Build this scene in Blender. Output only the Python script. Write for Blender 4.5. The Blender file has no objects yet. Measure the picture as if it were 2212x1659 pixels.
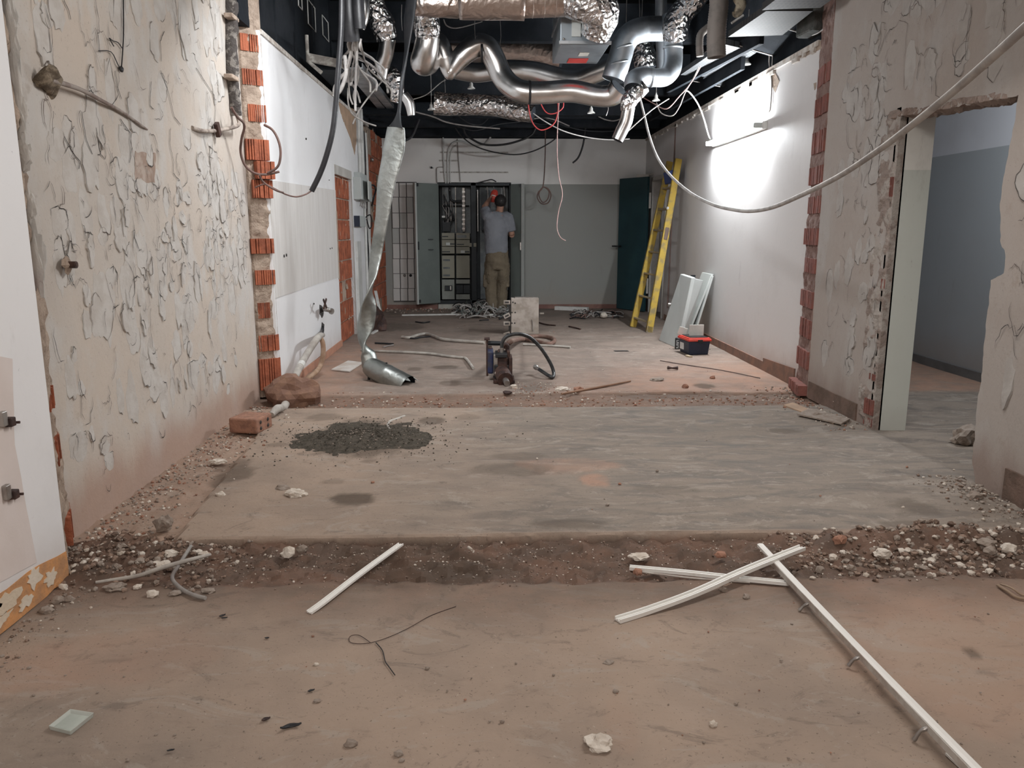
import bpy, bmesh, math, random
import numpy as np
from mathutils import Vector, Matrix, noise as mnoise
from mathutils.geometry import tessellate_polygon
R = random.Random(7)
SC = bpy.context.scene
COL = SC.collection
PI = math.pi

# ------------------------------------------------------------------ camera
FPX, HC = 1700.0, 1.30
TH = math.atan(334 / FPX)
YAW = math.atan(56 * math.cos(TH) / FPX)
cam = bpy.data.objects.new('camera', bpy.data.cameras.new('camera'))
COL.objects.link(cam)
cam.location = (0, 0, HC)
cam.rotation_euler = (PI / 2 - TH, 0, -YAW)
cam.data.sensor_width = 36
cam.data.lens = 36 * FPX / 2212
cam.data.clip_start = .05
SC.camera = cam

# ------------------------------------------------------------------ light
wd = bpy.data.worlds.new('world'); SC.world = wd; wd.use_nodes = True
wd.node_tree.nodes['Background'].inputs[0].default_value = (.75, .8, .9, 1)
wd.node_tree.nodes['Background'].inputs[1].default_value = 0.02
SC.view_settings.view_transform = 'Standard'
SC.view_settings.look = 'None'
SC.view_settings.gamma = 1
SC.view_settings.use_curve_mapping = False
SC.view_settings.exposure = 0.0

def area(name, loc, aim, sx, sy, power, color):
    l = bpy.data.lights.new(name, 'AREA'); l.shape = 'RECTANGLE'; l.size = sx; l.size_y = sy
    l.energy = power; l.color = color
    o = bpy.data.objects.new(name, l); COL.objects.link(o); o.location = loc
    o.rotation_euler = (Vector(aim) - Vector(loc)).to_track_quat('-Z', 'Y').to_euler()
    return o
TUBE_EMIT = 400.0
# two lamps above the frame, with unseen fills added for near and side room
area('near_room_fill', (.5, -1.6, 2.75), (0.2, 3.2, 0.2), 1.4, .5, 72, (1, .94, .89))  # added fill behind the camera
area('middle_room_tube', (1.55, 3.5, 2.95), (-.9, 3.2, .2), .14, 1.3, 58, (1, .97, .94))
area('plenum_light', (-.7, 5.35, 3.1), (0.1, 7.6, 0), .6, .2, 60, (.96, .98, 1))
area('side_room_fill', (3.5, 5.2, 2.75), (3.6, 5.9, 0), .5, .5, 32, (.90, .95, 1))  # added cool fill that lifts the tone of the side room

# ------------------------------------------------------------------ pixel -> place helpers (2212 x 1659 frame)
def ray(px, py):
    x = (px - 1106) / FPX; y = -(py - 829.5) / FPX
    c, s = math.cos(TH), math.sin(TH)
    d = (x, c + y * s, -s + y * c)
    cy, sy = math.cos(YAW), math.sin(YAW)
    return Vector((d[0] * cy + d[1] * sy, -d[0] * sy + d[1] * cy, d[2]))
CO = Vector((0, 0, HC))
def F(px, py, z=0.0):
    d = ray(px, py); return CO + d * ((z - HC) / d.z)
def AY(px, py, Y):
    d = ray(px, py); return CO + d * (Y / d.y)
def AX(px, py, X):
    d = ray(px, py); return CO + d * (X / d.x)
V = Vector

# ------------------------------------------------------------------ materials
MATS = {}
def nd(t, typ, **kw):
    n = t.nodes.new(typ)
    for k, v in kw.items(): setattr(n, k, v)
    return n
def setin(t, sock, v):
    if hasattr(v, 'is_linked') or hasattr(v, 'links'): t.links.new(v, sock)
    elif isinstance(v, (tuple, list)) and len(v) == 3 and sock.type == 'RGBA': sock.default_value = (*v, 1)
    else: sock.default_value = v
def mixc(t, f, a, b, mode='MIX'):
    n = nd(t, 'ShaderNodeMix', data_type='RGBA', blend_type=mode)
    setin(t, n.inputs[0], f); setin(t, n.inputs[6], a); setin(t, n.inputs[7], b)
    return n.outputs[2]
def ma(t, op, a, b=0.0, c=0.0, clamp=False):
    n = nd(t, 'ShaderNodeMath', operation=op); n.use_clamp = clamp
    setin(t, n.inputs[0], a); setin(t, n.inputs[1], b)
    if op in ('MULTIPLY_ADD',): setin(t, n.inputs[2], c)
    return n.outputs[0]
def ramp(t, f, lo, hi):
    n = nd(t, 'ShaderNodeMapRange', interpolation_type='SMOOTHSTEP'); setin(t, n.inputs[0], f)
    n.inputs[1].default_value = lo; n.inputs[2].default_value = hi
    return n.outputs[0]
def coords(t, scale=(1, 1, 1), rot=(0, 0, 0)):
    g = nd(t, 'ShaderNodeNewGeometry'); m = nd(t, 'ShaderNodeMapping')
    t.links.new(g.outputs['Position'], m.inputs[0]); m.inputs['Scale'].default_value = scale; m.inputs['Rotation'].default_value = rot
    return m.outputs[0]
def nz(t, scale, detail=4, rough=.55, co=None, dist=0):
    n = nd(t, 'ShaderNodeTexNoise'); n.inputs['Scale'].default_value = scale; n.inputs['Detail'].default_value = detail
    n.inputs['Roughness'].default_value = rough; n.inputs['Distortion'].default_value = dist
    t.links.new(co if co is not None else coords(t), n.inputs['Vector'])
    return n.outputs[0]
def bumpn(t, h, strength, dist=.01, nrm=None):
    n = nd(t, 'ShaderNodeBump'); n.inputs['Strength'].default_value = strength; n.inputs['Distance'].default_value = dist
    t.links.new(h, n.inputs['Height'])
    if nrm is not None: t.links.new(nrm, n.inputs['Normal'])
    return n.outputs[0]
def newmat(name):
    m = bpy.data.materials.new(name); m.use_nodes = True
    t = m.node_tree; b = t.nodes['Principled BSDF']; MATS[name] = m
    return m, t, b
def mat(name, c, rough=.6, metal=0.0, c2=None, sc=6.0, lo=.4, hi=.62, bump=None, spec=.4, alpha=None, emit=None, stretch=(1, 1, 1), rvar=0):
    """plain procedural material: colour, second colour by noise, bump by noise"""
    m, t, b = newmat(name)
    b.inputs['Roughness'].default_value = rough; b.inputs['Metallic'].default_value = metal
    b.inputs['Specular IOR Level'].default_value = spec
    if c2 is None: c2 = tuple(min(1, x * .82) for x in c)
    f = ramp(t, nz(t, sc, 5, .6, coords(t, stretch)), lo, hi)
    col = mixc(t, f, c, c2)
    t.links.new(col, b.inputs['Base Color'])
    if rvar:
        r = ma(t, 'MULTIPLY_ADD', f, rvar, rough); t.links.new(r, b.inputs['Roughness'])
    if bump: t.links.new(bumpn(t, nz(t, bump[0], 5, .6, coords(t, stretch)), bump[1], bump[2] if len(bump) > 2 else .01), b.inputs['Normal'])
    if emit:
        b.inputs['Emission Color'].default_value = (*emit[0], 1); b.inputs['Emission Strength'].default_value = emit[1]
    return m

def wall_paint(name, hi_c, lo_c, zsplit, dirt=(.33, .28, .24), dirt_h=.35, dirt_amt=.55):
    """white paint above, grey-green oil paint below a straight line, scuffs and dust near the floor"""
    m, t, b = newmat(name)
    g = nd(t, 'ShaderNodeNewGeometry'); s = nd(t, 'ShaderNodeSeparateXYZ'); t.links.new(g.outputs['Position'], s.inputs[0])
    z = s.outputs[2]
    col = mixc(t, ramp(t, z, zsplit - .003, zsplit + .003), lo_c, hi_c)
    blot = ramp(t, nz(t, 1.3, 6, .65), .45, .75)
    col = mixc(t, ma(t, 'MULTIPLY', blot, .16), col, (.30, .27, .24))
    sm = ramp(t, nz(t, 5, 6, .7, coords(t, (1, 1, .35))), .60, .74)
    col = mixc(t, ma(t, 'MULTIPLY', sm, .22), col, (.22, .19, .17))
    fine = ramp(t, nz(t, 46, 3, .6), .70, .76)
    col = mixc(t, ma(t, 'MULTIPLY', fine, .3), col, (.2, .18, .17))
    h = ma(t, 'ADD', z, ma(t, 'MULTIPLY', nz(t, 3, 5, .6), -dirt_h))
    low = ma(t, 'MULTIPLY', ma(t, 'SUBTRACT', 1.0, ramp(t, h, -dirt_h * .5, dirt_h * .7)), dirt_amt)
    col = mixc(t, low, col, dirt)
    t.links.new(col, b.inputs['Base Color']); b.inputs['Roughness'].default_value = .55
    t.links.new(bumpn(t, nz(t, 30, 5, .6), .12, .006), b.inputs['Normal'])
    return m

def plaster_mat(name, base, patch, warm, dust=(.42, .22, .15), bstr=.35):
    m, t, b = newmat(name)
    g = nd(t, 'ShaderNodeNewGeometry'); s = nd(t, 'ShaderNodeSeparateXYZ'); t.links.new(g.outputs['Position'], s.inputs[0])
    c = mixc(t, ramp(t, nz(t, 1.1, 4, .6), .36, .66), base, warm)
    c = mixc(t, ma(t, 'MULTIPLY', ramp(t, nz(t, 3.1, 6, .6, coords(t, (1, 1, .6))), .50, .64), .8), c, patch)
    c = mixc(t, ma(t, 'MULTIPLY', ramp(t, nz(t, 9, 6, .7), .58, .72), .35), c, (.30, .24, .19))
    c = mixc(t, ma(t, 'MULTIPLY', ramp(t, nz(t, 70, 3, .6), .62, .72), .35), c, (.24, .2, .17))
    hz = ma(t, 'ADD', s.outputs[2], ma(t, 'MULTIPLY', nz(t, 4, 5, .6, coords(t, (1, 1, .3))), -.35))
    low = ma(t, 'MULTIPLY', ma(t, 'SUBTRACT', 1.0, ramp(t, hz, -.10, .16)), .75)
    c = mixc(t, low, c, dust)
    t.links.new(c, b.inputs['Base Color']); b.inputs['Roughness'].default_value = .9; b.inputs['Specular IOR Level'].default_value = .2
    n1 = bumpn(t, nz(t, 5, 5, .55, coords(t, (1, 1, .5))), bstr, .03)
    t.links.new(bumpn(t, nz(t, 55, 5, .65), .35, .006, n1), b.inputs['Normal'])
    return m

WHITE = wall_paint('white_paint_wall', (.80, .80, .81), (.80, .80, .81), -1, (.45, .36, .3), .25, .45)
TWO = wall_paint('two_tone_wall', (.76, .75, .73), (.30, .31, .29), 2.02)
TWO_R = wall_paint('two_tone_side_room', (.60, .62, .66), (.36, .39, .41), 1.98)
REVEAL = wall_paint('two_tone_reveal', (.80, .79, .74), (.62, .65, .60), 1.66, (.4, .38, .35), .2, .3)
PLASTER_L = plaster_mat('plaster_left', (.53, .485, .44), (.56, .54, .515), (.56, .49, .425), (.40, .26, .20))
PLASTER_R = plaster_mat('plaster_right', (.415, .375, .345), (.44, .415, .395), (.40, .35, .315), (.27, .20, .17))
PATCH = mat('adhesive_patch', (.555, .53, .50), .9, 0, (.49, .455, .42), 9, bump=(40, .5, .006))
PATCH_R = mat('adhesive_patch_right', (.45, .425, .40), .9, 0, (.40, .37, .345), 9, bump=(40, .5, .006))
CREV = mat('crevice_dark', (.055, .05, .048), .95, bump=(50, .3))
CREV_L = mat('crevice_pale', (.16, .13, .115), .95, bump=(50, .3))
BEIGE = mat('beige_old_paint', (.60, .575, .55), .6, 0, (.66, .64, .62), 3, stretch=(1, 7, .5), bump=(30, .15, .005))
PINKISH = mat('pinkish_primer', (.66, .585, .55), .75, 0, (.70, .63, .60), 2.5, bump=(40, .15, .005))
ORANGE_BASE = mat('orange_old_paint', (.62, .30, .12), .8, 0, (.45, .24, .12), 12, bump=(40, .5))
CREAM_CHIP = mat('cream_flaked_paint', (.68, .60, .50), .75, 0, (.62, .52, .40), 8, bump=(40, .4))
BRICK = mat('red_hollow_brick', (.40, .125, .065), .88, 0, (.25, .08, .045), 9, bump=(30, .7, .012))
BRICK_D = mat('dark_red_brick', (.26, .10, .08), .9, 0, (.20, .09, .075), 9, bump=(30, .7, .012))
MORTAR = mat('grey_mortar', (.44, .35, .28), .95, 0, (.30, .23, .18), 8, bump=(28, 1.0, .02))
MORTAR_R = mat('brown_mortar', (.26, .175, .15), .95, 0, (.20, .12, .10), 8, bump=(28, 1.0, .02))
BLACKP = mat('black_painted_board', (.012, .015, .019), .85, 0, (.022, .025, .03), 2.2, bump=(9, .25, .02), spec=.12)
BLACKC = mat('black_ceiling_slab', (.006, .009, .014), .8, 0, (.012, .016, .022), 1.5, bump=(6, .4, .03))
BLACK = mat('black_rubber', (.012, .012, .014), .45, 0, (.02, .02, .022), 9, bump=(60, .1))
BLACKM = mat('black_steel', (.02, .022, .025), .5, .3, (.03, .03, .032), 8)
GREYM = mat('grey_galvanised', (.50, .52, .54), .38, .9, (.36, .38, .40), 5, bump=(14, .12, .006), rvar=.15)
def ribbed(name, c, rough, freq_bump=0, wr=.0, crinkle=0.0, c2=None):
    m, t, b = newmat(name); b.inputs['Metallic'].default_value = 1; b.inputs['Roughness'].default_value = rough
    c2 = c2 or tuple(x * .7 for x in c)
    col = mixc(t, ramp(t, nz(t, 4.5, 5, .6), .42, .68), c, c2); t.links.new(col, b.inputs['Base Color'])
    nrm = None
    if crinkle:
        v = nd(t, 'ShaderNodeTexVoronoi'); v.inputs['Scale'].default_value = 22
        wv = nd(t, 'ShaderNodeMix', data_type='VECTOR'); wv.inputs[0].default_value = .12
        t.links.new(coords(t), wv.inputs[4])
        nn = nd(t, 'ShaderNodeTexNoise'); nn.inputs['Scale'].default_value = 9; t.links.new(coords(t), nn.inputs['Vector'])
        t.links.new(nn.outputs[1], wv.inputs[5]); t.links.new(wv.outputs[1], v.inputs['Vector'])
        nrm = bumpn(t, v.outputs[0], crinkle, .03)
        nrm = bumpn(t, nz(t, 34, 4, .65), crinkle * .8, .012, nrm)
    else:
        nrm = bumpn(t, nz(t, 10, 4, .5), .12, .01)
    t.links.new(nrm, b.inputs['Normal'])
    return m
ALU = ribbed('smooth_aluminium_duct', (.80, .79, .78), .27, c2=(.62, .58, .55))
FOIL = ribbed('crinkled_foil', (.80, .78, .77), .22, crinkle=.75)
FOIL_B = ribbed('brownish_foil_wrap', (.62, .53, .48), .34, crinkle=.22, c2=(.50, .40, .35))
GALV = ribbed('galvanised_duct', (.68, .72, .76), .50, c2=(.46, .50, .54))
BAND = ribbed('crushed_sheet_metal', (.36, .375, .36), .42, c2=(.25, .265, .25), crinkle=.10)
BANDLIT = mat('band_inner_edge', (.60, .63, .60), .45, .7)
RIBBR = mat('brown_grey_corrugated', (.26, .23, .21), .7, .2, (.20, .18, .165), 9)
UNIT = mat('air_unit_steel', (.30, .34, .37), .42, .55, (.22, .25, .28), 3, bump=(8, .06))
def perforated(name, c, axis_rot=0):
    m, t, b = newmat(name)
    s = nd(t, 'ShaderNodeSeparateXYZ'); t.links.new(coords(t, (30, 30, 30), (0, 0, axis_rot)), s.inputs[0])
    fx = ma(t, 'SUBTRACT', ma(t, 'FRACT', s.outputs[0]), .5); fy = ma(t, 'SUBTRACT', ma(t, 'FRACT', ma(t, 'MULTIPLY', s.outputs[1], .55)), .5)
    d = ma(t, 'SQRT', ma(t, 'ADD', ma(t, 'MULTIPLY', fx, fx), ma(t, 'MULTIPLY', fy, fy)))
    hole = ma(t, 'LESS_THAN', d, .27)
    col = mixc(t, ramp(t, nz(t, 4, 5, .6), .4, .7), c, tuple(x * .6 for x in c))
    col = mixc(t, hole, col, (.01, .01, .012)); t.links.new(col, b.inputs['Base Color'])
    b.inputs['Roughness'].default_value = .65; b.inputs['Metallic'].default_value = .1
    return m
PERF = perforated('perforated_grey_tray', (.06, .065, .07))
PERF2 = perforated('perforated_dusty_tray', (.038, .036, .034))
CAB_BLACK = mat('cabinet_black_frame', (.012, .016, .02), .5, .1, (.02, .025, .03), 4)
CAB_GREEN = mat('cabinet_grey_green_paint', (.155, .18, .168), .5, 0, (.135, .158, .148), 3)
CAB_IN = mat('cabinet_inner_grey', (.17, .18, .18), .5, .2, (.10, .11, .115), 5)
CREAM = mat('cream_panel', (.28, .27, .215), .55, 0, (.24, .23, .185), 4)
CREAM_G = mat('grey_cream_panel', (.26, .275, .25), .55, 0, (.22, .235, .215), 4)
PLINTH = mat('plinth_grey', (.42, .42, .38), .7, 0, (.3, .28, .25), 6)
COPPER = mat('dull_busbar', (.38, .35, .31), .45, .5, (.2, .18, .16), 12)
DKGREEN = mat('dark_teal_door', (.016, .05, .062), .45, 0, (.02, .06, .07), 3)
FRAMEW = mat('dusty_white_frame', (.50, .48, .45), .6, 0, (.40, .38, .35), 5)
YELLOW = mat('worn_yellow_paint', (.42, .285, .045), .7, 0, (.22, .17, .08), 9, .46, .66, bump=(30, .25, .006))
WOODGR = mat('grey_worn_rung', (.36, .27, .14), .75, 0, (.24, .20, .14), 9)
BLUE = mat('blue_plastic', (.03, .06, .22), .5)
LTGREY = mat('light_grey_enamel', (.64, .68, .67), .38, 0, (.60, .64, .63), 3)
LTGREY2 = mat('mid_grey_enamel', (.50, .52, .50), .45, 0, (.46, .48, .46), 3)  # second, darker grey enamel for rear covers and small fittings
REDPL = mat('red_plastic', (.62, .055, .04), .45, 0, (.5, .06, .04), 5)
NAVY = mat('navy_plastic', (.015, .022, .045), .45)
WHITEPL = mat('white_plastic', (.68, .68, .66), .5, 0, (.58, .57, .54), 8)
CARD = mat('grey_card_lid', (.52, .50, .46), .7)
ZINC = mat('dusty_zinc_sheet', (.42, .37, .33), .6, .35, (.30, .26, .22), 7, bump=(16, .3, .01))
RUST = mat('rusty_dark_steel', (.045, .028, .026), .6, .3, (.085, .045, .035), 14, bump=(40, .4))
NAVYST = mat('dark_blue_paint_steel', (.022, .03, .085), .5, .1, (.05, .05, .06), 12)
STEEL = mat('bare_steel', (.42, .40, .38), .4, .8, (.3, .27, .25), 12)
HOSEBR = mat('brown_dusty_hose', (.16, .09, .07), .75, 0, (.22, .15, .12), 14)
HOSEBK = mat('black_hydraulic_hose', (.018, .02, .022), .4, 0, (.05, .05, .05), 20)
CABLE_W = mat('grey_white_cable', (.50, .48, .46), .55, 0, (.36, .34, .33), 9)
CABLE_G = mat('grey_cable', (.33, .31, .29), .6, 0, (.22, .20, .19), 9)
CABLE_B = mat('brown_cable', (.16, .095, .08), .65, 0, (.11, .07, .06), 9)
CABLE_R = mat('red_cable', (.55, .07, .07), .5)
CABLE_P = mat('dusty_pink_cable', (.52, .33, .31), .6, 0, (.42, .28, .26), 9)
CORRG = mat('pale_corrugated_conduit', (.47, .44, .40), .7, 0, (.34, .31, .28), 9)
SKIN = mat('skin', (.36, .20, .14), .55, 0, (.32, .17, .12), 20)
SHIRT = mat('grey_white_tshirt', (.21, .22, .245), .9, 0, (.185, .195, .22), 5, bump=(18, .4, .015))
TROUS = mat('khaki_work_trousers', (.16, .13, .09), .9, 0, (.135, .11, .077), 6, bump=(14, .6, .02))
HAIR = mat('black_hair', (.012, .010, .010), .7, 0, (.02, .018, .017), 50, bump=(90, .6, .004))
SHOE = mat('dusty_brown_shoe', (.11, .085, .06), .8)
STONEW = mat('white_plaster_lump', (.66, .60, .53), .95, 0, (.52, .45, .38), 25, bump=(60, .8, .006))
STONEG = mat('grey_brown_mortar_lump', (.32, .27, .23), .95, 0, (.24, .19, .155), 25, bump=(60, .8, .006))
STONER = mat('terracotta_lump', (.36, .19, .13), .95, 0, (.26, .14, .10), 25, bump=(60, .8, .006))
RUBBLE = mat('mixed_rubble', (.21, .13, .095), .95, 0, (.40, .33, .28), 60, .55, .60, bump=(70, .8, .006))
SAND = mat('dark_olive_sand', (.055, .046, .034), .98, 0, (.09, .075, .057), 30, bump=(90, 1.0, .01))
TRIMW = mat('white_pvc_trim', (.80, .785, .75), .42, 0, (.66, .62, .57), 10, .6, .75)
TRIMD = mat('dusty_trim_face', (.42, .36, .32), .7, 0, (.55, .52, .48), 14)
TRAY = mat('grey_green_dish', (.47, .49, .45), .5, 0, (.42, .44, .40), 12)
TILE = mat('white_glazed_tile', (.66, .65, .63), .3, 0, (.62, .61, .59), 3)
TILE2 = mat('grey_glazed_tile', (.50, .52, .50), .3, 0, (.47, .48, .46), 3)
GROUT = mat('dark_grout', (.10, .095, .09), .9)
TILECL = mat('brown_floor_skirting', (.21, .105, .085), .6, 0, (.27, .15, .12), 6)
BOXG = mat('grey_junction_box', (.46, .49, .48), .5, 0, (.43, .46, .45), 5)
PIPEW = mat('painted_white_pipe', (.62, .62, .60), .5, 0, (.52, .52, .50), 6)
RAWBOARD = mat('torn_brown_board', (.42, .29, .20), .9, 0, (.34, .24, .17), 8, bump=(30, .4))
TAPE_R = mat('red_label', (.55, .05, .04), .5)
PAPER = mat('white_label', (.66, .64, .58), .6)
m_, t_, b_ = newmat('tube_glow')
b_.inputs['Emission Color'].default_value = (.93, .97, 1, 1); b_.inputs['Emission Strength'].default_value = TUBE_EMIT
GLOW = m_

# ------------------------------------------------------------------ mesh builder
class MB:
    def __init__(s): s.v = []; s.f = []; s.m = []; s.sm = []
    def add(s, vs, fs, mi=0, smooth=False):
        o = len(s.v); s.v.extend([tuple(p) for p in vs])
        for f in fs: s.f.append(tuple(i + o for i in f)); s.m.append(mi); s.sm.append(smooth)
        return s
    def box(s, c, d, rot=None, mi=0, taper=1.0):
        vs = []
        for z in (-.5, .5):
            k = taper if z > 0 else 1
            for x, y in ((-.5, -.5), (.5, -.5), (.5, .5), (-.5, .5)):
                p = V((x * d[0] * k, y * d[1] * k, z * d[2]))
                if rot is not None: p = rot @ p
                vs.append(p + V(c))
        return s.add(vs, [(0, 3, 2, 1), (4, 5, 6, 7), (0, 1, 5, 4), (1, 2, 6, 5), (2, 3, 7, 6), (3, 0, 4, 7)], mi)
    def bb(s, a, b, mi=0):
        return s.box([(a[i] + b[i]) / 2 for i in range(3)], [abs(b[i] - a[i]) for i in range(3)], None, mi)
    def prism(s, pts, ext, mi=0, mside=None):
        """closed polygon of 3-D points extruded by vector ext"""
        pts = [V(p) for p in pts]; n = len(pts); e = V(ext)
        tris = tessellate_polygon([pts])
        nrm = V((0, 0, 0))
        for i in range(n): nrm += pts[i].cross(pts[(i + 1) % n])
        flip = nrm.dot(e) > 0
        a = [tuple(t) for t in tris]
        def orient(t, want):
            p, q, r = (pts[i] for i in t); k = (q - p).cross(r - p)
            return t if k.dot(want) >= 0 else (t[0], t[2], t[1])
        A = [orient(t, -e) for t in a]; B = [tuple(i + n for i in orient(t, e)) for t in a]
        S = []
        for i in range(n):
            j = (i + 1) % n
            S.append((i, j, j + n, i + n) if flip else (i, i + n, j + n, j))
        s.add(pts + [p + e for p in pts], [], mi)
        o = len(s.v) - 2 * n
        for f in A + B: s.f.append(tuple(i + o for i in f)); s.m.append(mi); s.sm.append(False)
        for f in S: s.f.append(tuple(i + o for i in f)); s.m.append(mi if mside is None else mside); s.sm.append(False)
        return s
    def tube(s, path, r, n=10, cap=True, mi=0, smooth=True, sub=0, wob=0, rib=0, seed=0, flat=None, twist=None, hollow=0, inner=None):
        P = [V(p) for p in path]
        rs = list(r) if isinstance(r, (list, tuple)) else [r] * len(P)
        fl = list(flat) if isinstance(flat, (list, tuple)) else ([flat or 1.0] * len(P))
        tw = list(twist) if twist else [0.0] * len(P)
        if sub > 1 and len(P) > 2:
            Q = []; q2 = []; q3 = []; q4 = []
            for i in range(len(P) - 1):
                p0 = P[max(i - 1, 0)]; p1 = P[i]; p2 = P[i + 1]; p3 = P[min(i + 2, len(P) - 1)]
                for k in range(sub):
                    t = k / sub
                    Q.append(.5 * ((2 * p1) + (p2 - p0) * t + (2 * p0 - 5 * p1 + 4 * p2 - p3) * t * t + (3 * p1 - p0 - 3 * p2 + p3) * t ** 3))
                    q2.append(rs[i] * (1 - t) + rs[i + 1] * t); q3.append(fl[i] * (1 - t) + fl[i + 1] * t); q4.append(tw[i] * (1 - t) + tw[i + 1] * t)
            Q.append(P[-1]); q2.append(rs[-1]); q3.append(fl[-1]); q4.append(tw[-1]); P, rs, fl, tw = Q, q2, q3, q4
        N = len(P); T = []
        for i in range(N):
            d = P[min(i + 1, N - 1)] - P[max(i - 1, 0)]
            T.append(d.normalized() if d.length > 1e-9 else V((0, 0, 1)))
        u = T[0].orthogonal().normalized()
        if abs(T[0].z) > .7 and flat: u = V((1, 0, 0)) - T[0] * T[0].x; u.normalize()
        vs = []
        def ring(i, rad):
            w = T[i].cross(u)
            for k in range(n):
                a = 2 * PI * k / n + tw[i]
                rr = rad
                if wob:
                    q = P[i] * 9 + V((math.cos(a), math.sin(a), seed)) * 2.2
                    rr *= 1 + wob * (mnoise.noise(q) + .6 * mnoise.noise(q * 2.7))
                ca, sa = math.cos(2 * PI * k / n), math.sin(2 * PI * k / n) * fl[i]
                ct, st = math.cos(tw[i]), math.sin(tw[i])
                vs.append(P[i] + u * (rr * (ca * ct - sa * st)) + w * (rr * (ca * st + sa * ct)))
        for i in range(N):
            if i:
                ax = T[i - 1].cross(T[i])
                if ax.length > 1e-7: u = Matrix.Rotation(T[i - 1].angle(T[i]), 3, ax.normalized()) @ u
            ring(i, rs[i] * ((1 + rib) if (rib and i % 2) else 1))
        fs = []
        for i in range(N - 1):
            for k in range(n):
                a = i * n + k; b = i * n + (k + 1) % n
                fs.append((a, b, b + n, a + n))
        s.add(vs, fs, mi, smooth)
        if cap: s.add(vs[:n], [tuple(range(n))[::-1]], mi); s.add(vs[-n:], [tuple(range(n))], mi)
        return s
    def cyl(s, a, b, r, n=12, mi=0, r2=None, cap=True):
        return s.tube([a, b], [r, r if r2 is None else r2], n, cap, mi)
    def lathe(s, o, prof, n=16, mi=0, axis=None):
        vs = []; q = V((0, 0, 1)).rotation_difference(V(axis or (0, 0, 1))).to_matrix()
        for (r, z) in prof:
            for k in range(n): vs.append(V(o) + q @ V((r * math.cos(2 * PI * k / n), r * math.sin(2 * PI * k / n), z)))
        fs = [(i * n + k, i * n + (k + 1) % n, (i + 1) * n + (k + 1) % n, (i + 1) * n + k) for i in range(len(prof) - 1) for k in range(n)]
        return s.add(vs, fs, mi, True)
    def rock(s, c, d, seed=0, mi=0, sub=2, amp=.35, flatb=True):
        bm = bmesh.new(); bmesh.ops.create_icosphere(bm, subdivisions=sub, radius=1)
        vs = []
        for v in bm.verts:
            q = v.co.normalized(); k = 1 + amp * mnoise.noise(q * 1.6 + V((seed * 3.1, seed, 0))) + amp * .6 * mnoise.noise(q * 4 + V((0, seed * 2.3, 1)))
            p = V((q.x * d[0] * k, q.y * d[1] * k, q.z * d[2] * k)) * .5
            if flatb: p.z = max(p.z, -d[2] * .32)
            vs.append(p + V(c))
        s.add(vs, [tuple(x.index for x in f.verts) for f in bm.faces], mi, False); bm.free()
        return s
    def mesh(s, name, mats, off=V((0, 0, 0))):
        me = bpy.data.meshes.new(name)
        me.from_pydata([(p[0] - off[0], p[1] - off[1], p[2] - off[2]) for p in s.v], [], s.f)
        for m in (mats if isinstance(mats, (list, tuple)) else [mats]): me.materials.append(m)
        me.polygons.foreach_set('material_index', s.m); me.polygons.foreach_set('use_smooth', s.sm)
        me.validate(); me.update()
        return me

def wpos(o):
    p = V(o.location)
    while o.parent: o = o.parent; p += V(o.location)
    return p
def link(name, me, parent=None, loc=(0, 0, 0)):
    o = bpy.data.objects.new(name, me); COL.objects.link(o)
    if parent: o.parent = parent
    else: o.location = loc
    return o
def tag(o, label=None, cat=None, group=None, kind=None):
    if label: o['label'] = label
    if cat: o['category'] = cat
    if group: o['group'] = group
    if kind: o['kind'] = kind
    return o
def thing(name, loc, label, cat, group=None):
    o = bpy.data.objects.new(name, None); COL.objects.link(o); o.location = loc; o.empty_display_size = .1
    return tag(o, label, cat, group)
def part(name, mb, mats, parent, label=None, bevel=0, kind=None):
    o = link(name, mb.mesh(name, mats, wpos(parent)), parent)
    if label: o['label'] = label
    if kind: o['kind'] = kind
    if bevel: bev(o, bevel)
    return o
def bev(o, w, seg=2):
    b = o.modifiers.new('bevel', 'BEVEL'); b.width = w; b.segments = seg; b.limit_method = 'ANGLE'; b.angle_limit = math.radians(40)
def solo(name, mb, mats, label, cat, group=None, loc=None, bevel=0, kind=None):
    if loc is None:
        xs = np.array(mb.v); loc = (float(xs[:, 0].mean()), float(xs[:, 1].mean()), float(xs[:, 2].min()))
    o = link(name, mb.mesh(name, mats, V(loc)), None, loc); tag(o, label, cat, group, kind)
    if bevel: bev(o, bevel)
    return o
def struct(name, mb, mats, parent=None, label=None):
    o = link(name, mb.mesh(name, mats), parent); o['kind'] = 'structure'
    if label: o['label'] = label
    return o
def copy_tree(o, parent=None):
    c = o.copy(); COL.objects.link(c); c.parent = parent
    for ch in list(o.children): copy_tree(ch, c)
    return c
def fuse(mb, voxel, smooth=6):
    """one continuous skin over the joined limbs"""
    me = mb.mesh('tmp', []); o = bpy.data.objects.new('tmp', me); COL.objects.link(o)
    r = o.modifiers.new('r', 'REMESH'); r.mode = 'VOXEL'; r.voxel_size = voxel; r.use_smooth_shade = True
    s = o.modifiers.new('s', 'SMOOTH'); s.factor = .5; s.iterations = smooth
    dg = bpy.context.evaluated_depsgraph_get(); dg.update()
    m2 = bpy.data.meshes.new_from_object(o.evaluated_get(dg)); bpy.data.objects.remove(o)
    for p in m2.polygons: p.use_smooth = True
    return m2
def wob_poly(pts, step=.03, amp=.012, seed=0):
    """roughen an outline of 3-D points"""
    out = []
    for i in range(len(pts)):
        a, b = V(pts[i]), V(pts[(i + 1) % len(pts)]); n = max(1, int((b - a).length / step))
        for k in range(n):
            p = a.lerp(b, k / n)
            if k: p = p + V((0, mnoise.noise(p * 17 + V((seed, 0, 0))), mnoise.noise(p * 17 + V((0, seed, 9))))) * amp
            out.append(p)
    return out

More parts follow.
